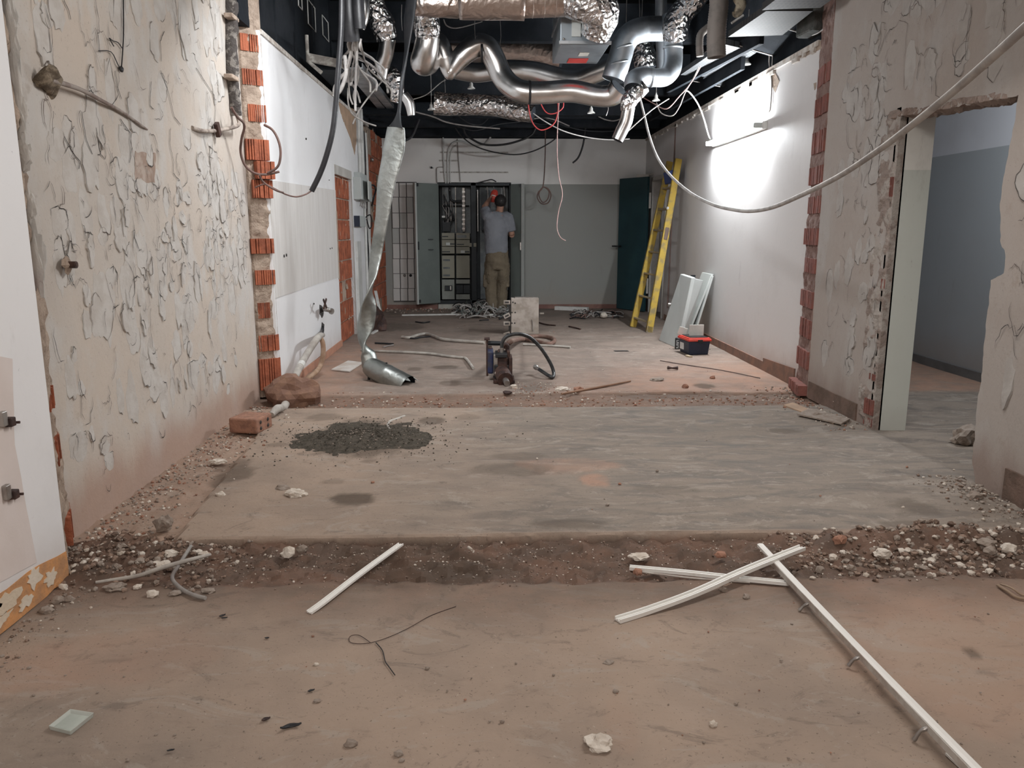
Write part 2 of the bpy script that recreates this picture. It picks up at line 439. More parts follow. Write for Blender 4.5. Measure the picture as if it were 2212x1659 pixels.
# ================================================================== THE SETTING
XN, XLP, XL, XRP, XR, YB, ZT, ZC = -1.59, -1.79, -1.65, 2.53, 2.60, 13.15, 2.73, 3.80
Y1A, Y1B, Y2A, Y2B = 2.81, 3.20, 5.72, 6.22      # strips where two cross walls once stood
def sst(a, b, x): t = np.clip((x - a) / (b - a), 0, 1); return t * t * (3 - 2 * t)

# ---- floor
def spaced(*seg):
    out = []
    for a, b, st in seg: out += list(np.arange(a, b - 1e-6, st))
    return np.array(out + [seg[-1][1]])
ys = spaced((-3, .9, .4), (.9, 2.5, .03), (2.5, 3.4, .0125), (3.4, 5.6, .025), (5.6, 6.4, .0125), (6.4, 8, .04), (8, 13.4, .07))
xs = spaced((-2.3, -1.9, .1), (-1.9, 2.6, .02), (2.6, 4.4, .06))
gx, gy = np.meshgrid(xs, ys); nx, ny = len(xs), len(ys)
N1 = np.array([mnoise.fractal(V((x * 2.2, y * 2.2, 0)), 1, 2, 4) for y in ys for x in xs]).reshape(ny, nx)
N2 = np.array([mnoise.fractal(V((x * 14, y * 14, 5)), 1, 2, 3) for y in ys for x in xs]).reshape(ny, nx)
inroom = (1 - sst(2.5, 2.62, gx))
e1a = Y1A - .03 + .035 * N1 + .012 * N2; e1b = Y1B + .006 * N2 + .008 * N1
e2a = Y2A + .008 * N2; e2b = Y2B + .03 * N1 + .015 * N2
tr1 = sst(e1a - .05, e1a + .05, gy) * (1 - sst(e1b - .012, e1b + .004, gy)) * inroom
tr2 = sst(e2a - .006, e2a + .02, gy) * (1 - sst(e2b - .015, e2b + .012, gy)) * inroom
xl_edge = -1.34 - .13 * np.clip((gy - 3.24) / 1.75, 0, 1.4) + .02 * N1 + .012 * N2
ledge = (1 - sst(xl_edge - .006, xl_edge + .006, gx)) * sst(3.17, 3.19, gy) * (1 - sst(5.7, 5.74, gy))
redge = sst(2.10, 2.30, gx + .08 * N1 + .05 * N2) * sst(2.9, 3.1, gy) * (1 - sst(3.75, 4.05, gy)) * inroom
hz_ = -.032 * tr1 - .022 * tr2 - .016 * ledge - .008 * redge
hz_ += (tr1 * .042 + tr2 * .012 + ledge * .016 + redge * .014) * (.25 + N2) * .7 + .0035 * N1 + .0012 * N2
hz_ += .012 * sst(3.19, 3.21, gy) * (1 - sst(5.6, 5.74, gy)) * (1 - ledge) * inroom
hz_ += .05 * tr1 * np.exp(-((gx - 1.9) / .55) ** 2) * sst(3.0, 3.15, gy) * 1.2 + .05 * tr1 * np.exp(-((gx + 1.5) / .3) ** 2)
dirt = np.clip(tr1 + sst(Y1A - .5, Y1A, gy + .15 * N1) * (1 - sst(Y1A, Y1B, gy)) * .75 * inroom, 0, 1)
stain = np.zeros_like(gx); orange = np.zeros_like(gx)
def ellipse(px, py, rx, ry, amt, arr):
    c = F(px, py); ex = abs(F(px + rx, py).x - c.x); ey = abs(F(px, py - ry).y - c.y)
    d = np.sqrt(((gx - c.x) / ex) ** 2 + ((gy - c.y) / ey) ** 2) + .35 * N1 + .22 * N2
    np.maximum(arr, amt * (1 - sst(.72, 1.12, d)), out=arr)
for e in [(760, 1082, 52, 15, .95), (1975, 1102, 68, 24, .55), (1960, 1140, 60, 12, .4), (500, 1028, 48, 22, .75), (505, 1005, 40, 10, .6), (930, 913, 30, 9, .8),
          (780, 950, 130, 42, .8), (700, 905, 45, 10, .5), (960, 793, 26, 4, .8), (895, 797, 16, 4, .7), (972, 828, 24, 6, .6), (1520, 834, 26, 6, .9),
          (860, 706, 60, 10, .6), (1050, 712, 65, 12, .35), (905, 735, 40, 5, .5), (830, 925, 40, 8, .5), (600, 965, 25, 5, .5), (1430, 700, 60, 6, .3), (720, 1045, 25, 6, .4),  # soft patch left of the zinc box is its cast shadow, painted dark
          (1010, 905, 25, 6, .4), (1100, 1018, 90, 14, .4), (1230, 1138, 100, 14, .5), (1690, 935, 35, 6, .5), (1120, 990, 70, 8, .35), (1450, 1060, 90, 14, .25),
          (2100, 1410, 20, 8, .7), (870, 1215, 190, 50, .6), (1150, 832, 60, 12, .45), (1440, 850, 130, 8, .3)]: ellipse(*e, stain)
for e in [(1285, 1040, 32, 14, .8), (1230, 1010, 120, 16, .45), (1420, 1190, 110, 32, .55), (2000, 1290, 260, 60, .45), (130, 1440, 160, 60, .4), (420, 1015, 90, 60, .3), (2050, 1400, 240, 160, .3), (330, 1420, 160, 60, .25), (1340, 1560, 40, 70, .2)]: ellipse(*e, orange)
far = sst(Y2B - .1, Y2B + .05, gy)
orange = np.maximum(orange, far * (1 - sst(.15, .95, (gx - XL) + .25 * N1)) * .8 * (1 - sst(8.2, 9.6, gy)))
orange = np.maximum(orange, far * sst(.2, 1.5, gx + .25 * N1) * (1 - sst(7.0, 8.6, gy + .5 * (2.6 - gx))) * .85)
dirt = np.maximum(dirt, tr2 * .72); orange = np.maximum(orange, tr2 * .5); orange = np.maximum(orange, ledge * .35)
grey = sst(Y1B, Y1B + .03, gy) * (1 - sst(Y2A - .02, Y2A, gy)) * sst(-1.2, .7, gx + .5 * N1) * (1 - ledge)
grey = np.maximum(grey, sst(2.55, 2.8, gx)); grey = np.maximum(grey, .6 * (1 - sst(1.85, 2.15, gy + .3 * N1)) * (1 - sst(-1.4, -.3, gx + .5 * N1)))
fv = np.stack([gx.ravel(), gy.ravel(), hz_.ravel()], 1)
ii = (np.arange(ny - 1)[:, None] * nx + np.arange(nx - 1)[None, :]).ravel()
ff = np.stack([ii, ii + 1, ii + nx + 1, ii + nx], 1)
fm = bpy.data.meshes.new('floor'); fm.from_pydata(fv.tolist(), [], ff.tolist())
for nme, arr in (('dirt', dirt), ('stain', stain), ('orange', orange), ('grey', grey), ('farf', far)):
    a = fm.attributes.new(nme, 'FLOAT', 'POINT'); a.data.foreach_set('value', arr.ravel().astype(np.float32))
fm.polygons.foreach_set('use_smooth', [True] * len(fm.polygons)); fm.set_sharp_from_angle(angle=.35)
m, t, b = newmat('dusty_concrete_floor')
def attr(t, n): a = nd(t, 'ShaderNodeAttribute'); a.attribute_name = n; return a.outputs['Fac']
c = mixc(t, ramp(t, nz(t, 1.6, 6, .6), .38, .66), (.36, .275, .215), (.29, .225, .18))
c = mixc(t, attr(t, 'farf'), c, mixc(t, ramp(t, nz(t, 2.2, 6, .65), .35, .65), (.275, .215, .18), (.205, .165, .14)))
streak = nz(t, 3.0, 7, .68, coords(t, (.8, 2.4, 1), (0, 0, .35)), 1.2)
gcol = mixc(t, ramp(t, streak, .42, .68), (.235, .198, .165), (.125, .11, .098))
c = mixc(t, ma(t, 'MULTIPLY', attr(t, 'grey'), .9), c, gcol)
sw = nz(t, 1.7, 9, .72, coords(t, (1, 2.2, 1), (0, 0, .9)), 3.0)
c = mixc(t, ma(t, 'MULTIPLY', ramp(t, sw, .54, .60), .45), c, (.36, .315, .27))
c = mixc(t, ma(t, 'MULTIPLY', ramp(t, nz(t, 2.4, 8, .7, coords(t, (1.2, 2, 1), (0, 0, -.5)), 2.0), .56, .66), .5), c, (.15, .12, .10))
c = mixc(t, ma(t, 'MULTIPLY', attr(t, 'orange'), ma(t, 'ADD', .45, ma(t, 'MULTIPLY', ramp(t, nz(t, 5, 5, .6), .35, .65), .5))), c, (.40, .235, .165))
dcol = mixc(t, ramp(t, nz(t, 4, 6, .7), .40, .62), (.10, .068, .052), (.155, .092, .066))
c = mixc(t, ma(t, 'MULTIPLY', attr(t, 'dirt'), .95), c, dcol)
c = mixc(t, ma(t, 'MULTIPLY', attr(t, 'stain'), .82), c, (.07, .05, .036))  # floor stains, plus the painted shadow of the zinc box
c = mixc(t, ma(t, 'MULTIPLY', ramp(t, nz(t, 7, 8, .72, coords(t, (1, 1.6, 1), (0, 0, -.4)), .6), .56, .70), .38), c, (.15, .115, .095))
c = mixc(t, ma(t, 'MULTIPLY', ramp(t, nz(t, 26, 6, .75, None, .5), .58, .70), .42), c, (.13, .10, .08))
c = mixc(t, ma(t, 'MULTIPLY', ramp(t, nz(t, 90, 3, .6), .63, .70), .6), c, (.09, .065, .05))
c = mixc(t, ma(t, 'MULTIPLY', ramp(t, nz(t, 60, 3, .6, coords(t, (1, 1, 3))), .69, .74), .5), c, (.50, .43, .36))
t.links.new(c, b.inputs['Base Color']); b.inputs['Roughness'].default_value = .82; b.inputs['Specular IOR Level'].default_value = .25
t.links.new(ma(t, 'MULTIPLY_ADD', ramp(t, streak, .45, .65), -.18, .88), b.inputs['Roughness'])
n1 = bumpn(t, nz(t, 9, 6, .65), .3, .02); t.links.new(bumpn(t, nz(t, 120, 4, .7), .4, .003, n1), b.inputs['Normal'])
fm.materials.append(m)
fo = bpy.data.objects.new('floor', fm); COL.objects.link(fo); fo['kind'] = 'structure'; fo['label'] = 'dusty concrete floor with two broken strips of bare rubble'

# ---- plaster walls with adhesive patches and crevices
def relief(mb, X, sgn, regions, seed):
    rr = random.Random(seed)
    for (y0, y1, z0, z1, cnt, smin, smax) in regions:
        for _ in range(cnt):
            cy, cz = rr.uniform(y0, y1), rr.uniform(z0, z1); k = rr.uniform(smin, smax)
            ry, rz = k * rr.uniform(.35, .95), k * rr.uniform(.6, 1.4)
            n = 22; sd = rr.random() * 50; ph = rr.uniform(0, 2 * PI); tilt = rr.uniform(.002, .007)
            P = []
            for i in range(n):
                a = 2 * PI * i / n
                q = 1 + .42 * mnoise.noise(V((math.cos(a) * 1.4, math.sin(a) * 1.4, sd))) + .25 * mnoise.noise(V((math.cos(a) * 4, math.sin(a) * 4, sd)))
                P.append((cy + ry * q * math.cos(a), max(z0 * 0 + .05, cz + rz * q * math.sin(a)), max(.0006, tilt * (.35 + math.cos(a - ph)))))
            if rr.random() < .42:
                vs = [(X + sgn * (.0012 + tilt * .35), cy, cz)] + [(X + sgn * p[2], p[0], p[1]) for p in P] + [(X - sgn * .004, p[0] + .002 * (p[0] - cy > 0), p[1]) for p in P]
                fs = [(0, 1 + i, 1 + (i + 1) % n) for i in range(n)] + [(1 + i, 1 + n + i, 1 + n + (i + 1) % n, 1 + (i + 1) % n) for i in range(n)]
                if sgn < 0: fs = [f[::-1] for f in fs]
                mb.add(vs, fs, 1)
            st = int((ph / (2 * PI) * n) - n * .22); ln = int(n * rr.uniform(.22, .62))
            mi = 2 if rr.random() < .6 else 3; w0 = rr.uniform(.0012, .0026)
            vs = []; 
            for i in range(ln):
                p = P[(st + i) % n]; nxt = P[(st + i + 1) % n]
                dy, dz = nxt[0] - p[0], nxt[1] - p[1]; L = math.hypot(dy, dz) + 1e-6
                w = w0 * (1 - abs(2 * i / max(1, ln - 1) - 1) ** 2 * .75) * rr.uniform(.5, 1.3)
                jy, jz = rr.uniform(-.003, .003), rr.uniform(-.003, .003)
                for sg in (-1, 1): vs.append((X + sgn * (p[2] + .0022), p[0] + jy + sg * w * dz / L, p[1] + jz - sg * w * dy / L))
            fs = [(2 * i, 2 * i + 1, 2 * i + 3, 2 * i + 2) for i in range(ln - 1)]
            mb.add(vs, fs, mi)
def stroke(mb, X, sgn, pts, w, mi=2, seed=0):
    """a dark crack drawn on the wall plane through (y, z) points"""
    P = []
    for i in range(len(pts) - 1):
        for k in range(6):
            a = k / 6; y = pts[i][0] * (1 - a) + pts[i + 1][0] * a; z = pts[i][1] * (1 - a) + pts[i + 1][1] * a
            P.append((y + .004 * mnoise.noise(V((y * 30, z * 30, seed))), z + .004 * mnoise.noise(V((z * 30, y * 30, seed + 3)))))
    vs = []
    for i, p in enumerate(P):
        q = P[min(i + 1, len(P) - 1)]; o = P[max(i - 1, 0)]; dy, dz = q[0] - o[0], q[1] - o[1]; L = math.hypot(dy, dz) + 1e-6
        for sg in (-1, 1): vs.append((X + sgn * .006, p[0] + sg * w * dz / L, p[1] - sg * w * dy / L))
    mb.add(vs, [(2 * i, 2 * i + 1, 2 * i + 3, 2 * i + 2) for i in range(len(P) - 1)], mi)

# left plaster wall (between the two broken cross walls)
w = MB(); w.bb((XLP - .25, Y1B - .05, -.1), (XLP, 6.13, ZC))
relief(w, XLP, 1, [(3.3, 6.0, .95, 1.75, 200, .05, .10), (3.35, 5.7, .3, 1.0, 95, .05, .10), (3.35, 5.7, 1.7, 2.9, 120, .06, .14), (4.4, 6.05, 1.0, 1.6, 80, .04, .08), (3.3, 5.7, .15, .45, 25, .04, .07)], 3)
for st in [[(640, 890), (655, 1000), (680, 1120), (735, 1250)], [(500, 0), (540, 90), (555, 165)], [(1300, 250), (1268, 330), (1280, 520)], [(1270, 560), (1335, 740), (1380, 930), (1440, 1005)],
           [(500, 1080), (560, 1200), (630, 1290), (615, 1355)], [(1350, 1020), (1345, 1150), (1375, 1290), (1370, 1380), (1425, 1440)], [(910, 560), (925, 690), (965, 805)], [(950, 950), (1030, 1060), (1040, 1180), (1020, 1320)],
           [(770, 270), (790, 450)], [(1555, 540), (1645, 680), (1700, 760), (1710, 870), (1700, 1000)], [(1195, 650), (1185, 840), (1220, 875)], [(1895, 200), (1910, 350), (1925, 530)]]:
    stroke(w, XLP, 1, [(AX(x * .2713, y * .2713, XLP).y, AX(x * .2713, y * .2713, XLP).z) for x, y in st], .0022)
struct('wall_left', w, [PLASTER_L, PATCH, CREV, CREV_L], label='left wall of bare plaster with cracked patches of old tile glue')
# near-left white wall with a pinkish primed area, orange-brown skirting zone, mortar scar beside it
w = MB(); w.bb((XN - .35, -3, .02), (XN, Y1A + .03, ZC))
pk = [AX(-60, 760, XN), AX(25, 775, XN), AX(30, 960, XN), AX(62, 1130, XN), AX(78, 1215, XN), AX(-60, 1290, XN)]
w.prism([p + V((-.004, 0, 0)) for p in wob_poly(pk, .05, .004)], (.007, 0, 0), 1)
sk = [AX(-60, 1325, XN), AX(60, 1235, XN), AX(156, 1180, XN), V((XN, Y1A + .03, .005)), V((XN, 1.5, .005))]
sk[2].y = Y1A + .03; w.prism([p + V((-.004, 0, 0)) for p in wob_poly(sk, .05, .010, 3)], (.006, 0, 0), 2)
for k, (y, z, a, c2) in enumerate([(2.3, .07, .08, .045), (2.47, .095, .06, .035), (2.62, .105, .04, .04), (2.42, .05, .05, .02), (2.72, .06, .04, .03), (2.56, .045, .04, .02), (2.38, .11, .04, .02)]):
    cr = random.Random(k + 5); pl = []
    for q in range(18):
        f_ = cr.uniform(.55, 1.25); pl.append(V((XN, y + a * 1.2 * f_ * math.cos(q / 9 * PI), z + c2 * f_ * math.sin(q / 9 * PI))))
    w.prism(pl, (.005, 0, 0), 3)
struct('wall_left_near', w, [WHITE, PINKISH, ORANGE_BASE, CREAM_CHIP], label='white wall at the left edge with orange band along its foot')

# ---- torn scars where the cross walls stood: toothed bricks in crumbly mortar
def scar(name, x0, y0, x1, y1, z0, z1, bricks, depth, mort, brk, seed, label, amp=.02):
    """upright strip from (x0,y0) to (x1,y1); 'bricks' = list of (z0, z1, proud, in0, in1)"""
    rr = random.Random(seed); w = MB()
    d = V((x1 - x0, y1 - y0, 0)); L = d.length; d.normalize(); nrm = V((d.y, -d.x, 0))
    if nrm.dot(V((-(x0 + x1) / 2 + .3, -(y0 + y1) / 2, 0))) < 0: nrm = -nrm
    nu, nv = max(3, int(L / .02)), int((z1 - z0) / .025)
    vs = []
    for j in range(nv + 1):
        z = z0 + (z1 - z0) * j / nv
        for i in range(nu + 1):
            u = L * i / nu; p = V((x0, y0, z)) + d * u
            k = amp * (.6 * mnoise.noise(p * 6 + V((seed, 0, 0))) + .6 * mnoise.noise(p * 19 + V((0, seed, 0))))
            vs.append(p + nrm * (k if 0 < i < nu else -.02))
    w.add(vs, [(j * (nu + 1) + i, j * (nu + 1) + i + 1, (j + 1) * (nu + 1) + i + 1, (j + 1) * (nu + 1) + i) for j in range(nv) for i in range(nu)], 0)
    w.prism([V((x0, y0, z0)) - nrm * .02, V((x1, y1, z0)) - nrm * .02, V((x1, y1, z1)) - nrm * .02, V((x0, y0, z1)) - nrm * .02], -nrm * depth, 0)
    for (a, b2, pr, i0, i1) in bricks:
        # grooved broken face
        n = 9; prof = []
        for k in range(n):
            u0 = L * (i0 + (i1 - i0) * k / n); u1 = L * (i0 + (i1 - i0) * (k + .62) / n); u2 = L * (i0 + (i1 - i0) * (k + 1) / n)
            j = pr + rr.uniform(-.006, .006); g = j - (.012 if rr.random() < .7 else .002)
            prof += [(u0, j), (u1, j), (u1, g), (u2, g)]
        pts = [V((x0, y0, a)) + d * u + nrm * q for u, q in prof]
        pts += [V((x0, y0, a)) + d * (L * i1) - nrm * .03, V((x0, y0, a)) + d * (L * i0) - nrm * .03]
        w.prism(pts, (0, 0, b2 - a), 1)
    return struct(name, w, [mort, brk], label=label)
zz = lambda px, py, X: AX(px, py, X).z
# left far scar: brick faces seen between plaster and white wall
bl = []
for (ya, yb, pr, a, b2) in [(62, 100, .01, .1, .95), (140, 175, .01, .1, .95), (218, 256, .01, .25, 1), (296, 342, .03, .05, 1.0), (345, 384, .075, .35, 1.1), (386, 426, .04, .2, 1.05), (516, 549, .03, .0, .95), (586, 618, .02, .1, .95), (658, 692, .01, .15, .7), (730, 765, .01, .1, 1), (782, 850, .02, .05, 1.0)]:
    z1_, z0_ = AY(585, ya, 6.0).z, AY(585, yb, 6.0).z; bl.append((max(.01, z0_), z1_, pr, a, b2))
scar('trim_1', XLP + .002, 6.12, XL + .012, Y2B, 0, 3.1, bl, .2, MORTAR, BRICK, 5, 'torn brick edge of the broken wall on the left, bricks showing')
# right far scar
br = []
for (ya, yb, pr) in [(128, 172, .01), (200, 240, .015), (275, 325, .01), (355, 395, .015), (422, 460, .01), (493, 530, .02), (560, 592, .01), (632, 668, .02), (695, 735, .01), (762, 800, .02), (835, 868, .07)]:
    br.append((max(.005, AY(1760, yb, 6.0).z), AY(1760, ya, 6.0).z, pr, .04, .96))
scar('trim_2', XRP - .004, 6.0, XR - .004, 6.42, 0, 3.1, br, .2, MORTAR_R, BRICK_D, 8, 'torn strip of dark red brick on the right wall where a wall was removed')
# left near scar, between near white wall and plaster
bn = [(1.93, 2.02, .0, .3, .75), (1.79, 1.86, .0, .35, .8), (1.57, 1.63, .0, .4, .6), (1.08, 1.13, 0, .0, .5), (.62, .70, .01, .3, .7), (.40, .50, .01, .3, .8), (.05, .17, .02, .5, 1)]
scar('trim_3', XN - .012, Y1A + .035, XLP + .008, Y1B + .02, 0, 3.0, bn, .2, MORTAR, BRICK, 11, 'crumbling mortar edge beside the white wall at the left edge', .03)
# pale filler smear and white plaster remains on that edge
w = MB()
for (px, py, rx, ry) in [(70, 60, 18, 60), (95, 170, 12, 90), (110, 250, 12, 50), (95, 330, 14, 28), (110, 560, 16, 70), (105, 450, 10, 30), (85, 120, 12, 20)]:
    c0 = AY(px, py, 2.92); c0.x = min(c0.x, XN - .03)
    w.rock(c0, (rx * 2 / 560, .016, ry * 2 / 560), px, 0, 3, .7, False)
struct('trim_4', w, [mat('pale_filler', (.56, .54, .51), .85, 0, (.5, .49, .47), 10, bump=(30, .4))], label='pale filler smeared down the torn wall edge at the left')

# ---- far-left white wall with bricked-up recess
w = MB(); D = .22
ya, yb2 = 8.93, 9.95; zt = AX(724, 356, XL).z
w.bb((XL - D, Y2B - .02, 0), (XL, ya, ZT)); w.bb((XL - D, ya, zt), (XL, yb2, ZT)); w.bb((XL - D, yb2, 0), (XL, 11.05, ZT)); w.bb((XL - D, 13.12, 0), (XL - .02, YB, ZT))
q = [AX(600, 393, XL), AX(725, 411, XL), AX(730, 600, XL), AX(690, 612, XL), AX(600, 642, XL)]
q[0].y = q[4].y = Y2B + .0; q[1].y = q[2].y = ya
w.prism([p - V((.004, 0, 0)) for p in q], (.008, 0, 0), 1)
for (px, py, s) in [(612, 553, 8), (617, 551, 8), (712, 537, 5), (716, 536, 5), (660, 300, 6), (677, 656, 5), (710, 389, 3)]:
    p = AX(px, py, XL); w.lathe(p + V((.001, 0, 0)), [(0, .009), (s / 330 * .5, .009), (s / 330 * .5, 0)], 10, 2, (1, 0, 0))
q = [AX(728, 210, XL), AX(740, 225, XL), AX(768, 238, XL), AX(770, 300, XL), AX(766, 335, XL), AX(757, 300, XL), AX(745, 270, XL), AX(736, 245, XL)]
w.prism([p - V((.004, 0, 0)) for p in wob_poly(q, .04, .02)], (.007, 0, 0), 3)
struct('wall_left_far', w, [WHITE, BEIGE, CREV, RAWBOARD], label='white wall beyond the broken edge on the left, beige band across it')
def brickwork(name, X, y0, y1, z0, z1, sgn, seed, label, courses=.235, mort=MORTAR, brk=BRICK, ragged=0):
    rr = random.Random(seed); w = MB(); w.bb((X - sgn * .15, y0, z0), (X - sgn * .02, y1, z1), 0)
    z = z0 + .01; row = 0
    while z < z1 - .03:
        h = min(courses - .018, z1 - z - .005); y = y0 + rr.uniform(.0, .02)
        while y < y1 - .05:
            L = min(rr.uniform(.30, .42), y1 - y - .01)
            if rr.random() > .12:
                n = max(2, int(L / .045)); pts = []; k = rr.random()
                for i in range(n):
                    a = y + L * i / n; e = y + L * (i + 1) / n; m_ = a + (e - a) * .55
                    o = rr.uniform(-.004, .004); g = -.02 if (k < .65 and rr.random() < .85) else o - .002
                    pts += [V((X + sgn * o, a, z)), V((X + sgn * o, m_, z)), V((X + sgn * g, m_, z)), V((X + sgn * g, e, z))]
                pts += [V((X - sgn * .03, y + L, z)), V((X - sgn * .03, y, z))]
                w.prism(pts, (0, 0, h), 1)
            y += L + .012
        z += courses; row += 1
    for _ in range(int((y1 - y0) * (z1 - z0) * 18)):
        w.rock((X - sgn * .008, rr.uniform(y0 + .03, y1 - .03), rr.uniform(z0, z1)), (.02, rr.uniform(.03, .12), rr.uniform(.03, .13)), rr.random() * 9, 0, 1, .6, False)
    return struct(name, w, [mort, brk], label=label)
brickwork('wall_left_recess', XL - .022, ya - .02, yb2 + .02, 0, zt + .03, 1, 4, 'bricked-up doorway of red hollow bricks in the white left wall')
brickwork('wall_left_end', XL - .0, 11.55, 13.14, 0, 2.72, 1, 9, 'bare red hollow brick end of the left wall near the tiles')
w = MB(); w.bb((XL - .8, 11.0, 0), (XL - .42, 11.6, ZT)); struct('wall_left_gap', w, [MORTAR], label='dark gap in the left wall with pipes running up it')
# torn paint frame around brick recess
w = MB(); w.bb((XL - .05, ya, zt - .10), (XL + .012, yb2 + .04, zt)); w.bb((XL - .06, yb2 - .0, 0), (XL + .008, yb2 + .05, zt)); w.bb((XL - .05, ya - .03, .75), (XL + .006, ya + .03, 1.5), 1)
struct('trim_5', w, [FRAMEW, MORTAR], label='chipped plaster frame around the bricked-up doorway')

# ---- right walls
w = MB(); w.bb((XR, 6.40, 0), (XR + .24, 11.55, ZT)); w.bb((XR, 11.55, 2.05), (XR + .24, 12.55, ZT)); w.bb((XR, 12.55, 0), (XR + .24, YB, ZT))
for q in [[AX(1665, 150, XR), AX(1675, 158, XR), AX(1684, 175, XR), AX(1675, 200, XR), AX(1668, 185, XR)], [AX(1758, 180, XR), AX(1764, 178, XR), AX(1763, 190, XR), AX(1760, 195, XR)]]:
    w.prism([p + V((.004, 0, 0)) for p in q], (-.007, 0, 0), 1)
w.prism([AX(1740, 122, XR) + V((.004, 0, 0)), AX(1778, 104, XR) + V((.004, 0, 0)), V((XR + .004, 6.3, ZT)), V((XR + .004, 7.2, ZT))], (-.007, 0, 0), 1)
struct('wall_right_far', w, [wall_paint('white_paint_right', (.68, .66, .65), (.68, .66, .65), -1, (.40, .27, .21), .3, .5), MORTAR], label='white wall on the right carrying the lit tube lamp')
# edge batten along the top of both white walls
w = MB(); w.bb((XR - .018, 6.42, ZT - .03), (XR + .02, YB, ZT + .012)); w.bb((XL - .02, Y2B, ZT - .022), (XL + .012, 11.6, ZT + .012))
rr = random.Random(3)
for k in range(26):
    y = rr.uniform(6.4, 12.9); w.bb((XR - .022, y, ZT - .05 - rr.random() * .02), (XR + .004, y + rr.uniform(.03, .2), ZT - .028))
struct('trim_6', w, [mat('chipped_edge', (.60, .57, .53), .8, 0, (.42, .36, .31), 14)], label='chipped plaster line along the tops of the white walls')
# right plaster wall with doorway: outline in (Y, Z)
def RP(px, py): p = AX(px, py, XRP); return (p.y, p.z)
low = .0
jamb = 4.97; ztop = AX(1945, 250, XRP).z
edge = [RP(*p) for p in [(2200, 205), (2193, 260), (2172, 360), (2162, 430), (2160, 520), (2172, 555), (2168, 590), (2140, 605), (2132, 680), (2122, 800), (2110, 880), (2106, 950), (2100, 990)]]
outline = [(-3, 0), (edge[-1][0] - .05, 0), (edge[-1][0], .12)] + edge[::-1] + [(jamb, ztop)] + [(jamb, 0), (6.02, 0), (6.02, ZC), (-3, ZC)]
pts = [V((XRP, y, z)) for y, z in outline]
fine = []
for i in range(len(pts)):
    a, b2 = pts[i], pts[(i + 1) % len(pts)]; inner_ = 1 <= i <= len(edge) + 2
    n = max(1, int((b2 - a).length / .025)) if inner_ else 1
    for k in range(n):
        p = a.lerp(b2, k / n)
        if k and inner_: p += V((0, mnoise.noise(p * 22), mnoise.noise(p * 22 + V((5, 5, 5))))) * .014
        fine.append(p)
w = MB(); w.prism(fine, (.22, 0, 0), 0, 4)
relief(w, XRP, -1, [(5.05, 5.75, .3, 2.5, 80, .05, .11), (3.9, 5.7, 2.0, 2.75, 60, .06, .13), (2.2, 3.85, .2, 2.4, 46, .05, .13), (3.3, 3.8, .3, 1.8, 16, .06, .11)], 21)
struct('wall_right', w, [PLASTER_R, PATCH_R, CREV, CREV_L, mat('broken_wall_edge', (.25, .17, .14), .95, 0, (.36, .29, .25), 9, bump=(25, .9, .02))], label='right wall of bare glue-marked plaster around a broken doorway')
# rough jamb: chased strip of mortar with red brick, and the painted reveal facing the camera
w = MB()
for k in range(40):
    y = 3.95 + k * .027; w.rock((XRP + .05, y, ztop + (edge[0][1] - ztop) * (jamb - y) / (jamb - edge[0][0]) + .012 + .014 * mnoise.noise(V((y * 5, 0, 0)))), (.14, .09, .07), k + 50, 0, 1, .5, False)
struct('trim_7', w, [mat('rough_jamb_mortar', (.34, .27, .235), .95, 0, (.26, .20, .17), 8, bump=(30, .9, .02)), BRICK_D], label='rough broken lintel edge over the doorway in the right wall')
JM = mat('jamb_mortar', (.29, .235, .205), .95, 0, (.40, .36, .325), 6, .48, .56, bump=(30, .9, .02))
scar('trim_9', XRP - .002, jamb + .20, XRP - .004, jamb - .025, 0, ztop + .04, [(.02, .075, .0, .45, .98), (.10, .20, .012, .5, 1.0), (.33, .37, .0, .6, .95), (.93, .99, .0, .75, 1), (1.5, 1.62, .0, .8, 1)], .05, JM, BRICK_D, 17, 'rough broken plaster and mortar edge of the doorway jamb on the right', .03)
w = MB(); w.bb((XRP, jamb - .03, 0), (XRP + .05, jamb + .02, ztop + .05)); struct('trim_10', w, [JM])
rx0 = XRP + .03
w = MB(); w.bb((rx0 + .01, jamb - .03, 0), (AY(2012, 300, jamb).x, jamb + .25, ztop + .25)); struct('wall_right_reveal', w, [REVEAL], label='pale painted reveal inside the right doorway')
w = MB()
for (ya_, yb_, xx) in [(735, 830, 1951), (830, 920, 1944)]:
    n = 9 if ya_ < 800 else 8
    for k in range(n):
        z = AY(xx, ya_ + (yb_ - ya_) * (k + .5) / n, jamb).z; x = AY(xx, (ya_ + yb_) / 2, jamb).x
        for j in range(2): w.rock((x - .008 + j * .022, jamb + .004, z), (.022, .02, .034), k * 3 + j, k % 3 > 0, 1, .5, False)
struct('trim_8', w, [CREV_L, MORTAR], label='broken corner bead with mesh at the foot of the doorway reveal')
# side room
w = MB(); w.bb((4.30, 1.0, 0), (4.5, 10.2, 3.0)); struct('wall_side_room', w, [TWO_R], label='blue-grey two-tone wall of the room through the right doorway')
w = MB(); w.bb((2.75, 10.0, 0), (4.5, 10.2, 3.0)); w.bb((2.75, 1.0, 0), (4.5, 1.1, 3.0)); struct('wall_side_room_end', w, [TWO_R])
w = MB(); w.bb((2.7, 1.0, 2.9), (4.5, 10.2, 3.0)); struct('ceiling_side_room', w, [WHITE])
w = MB(); w.bb((4.27, 1.1, 0), (4.31, 10, .08)); struct('baseboard_side_room', w, [mat('grey_skirting', (.16, .16, .16), .6)], label='dark skirting of the side room')

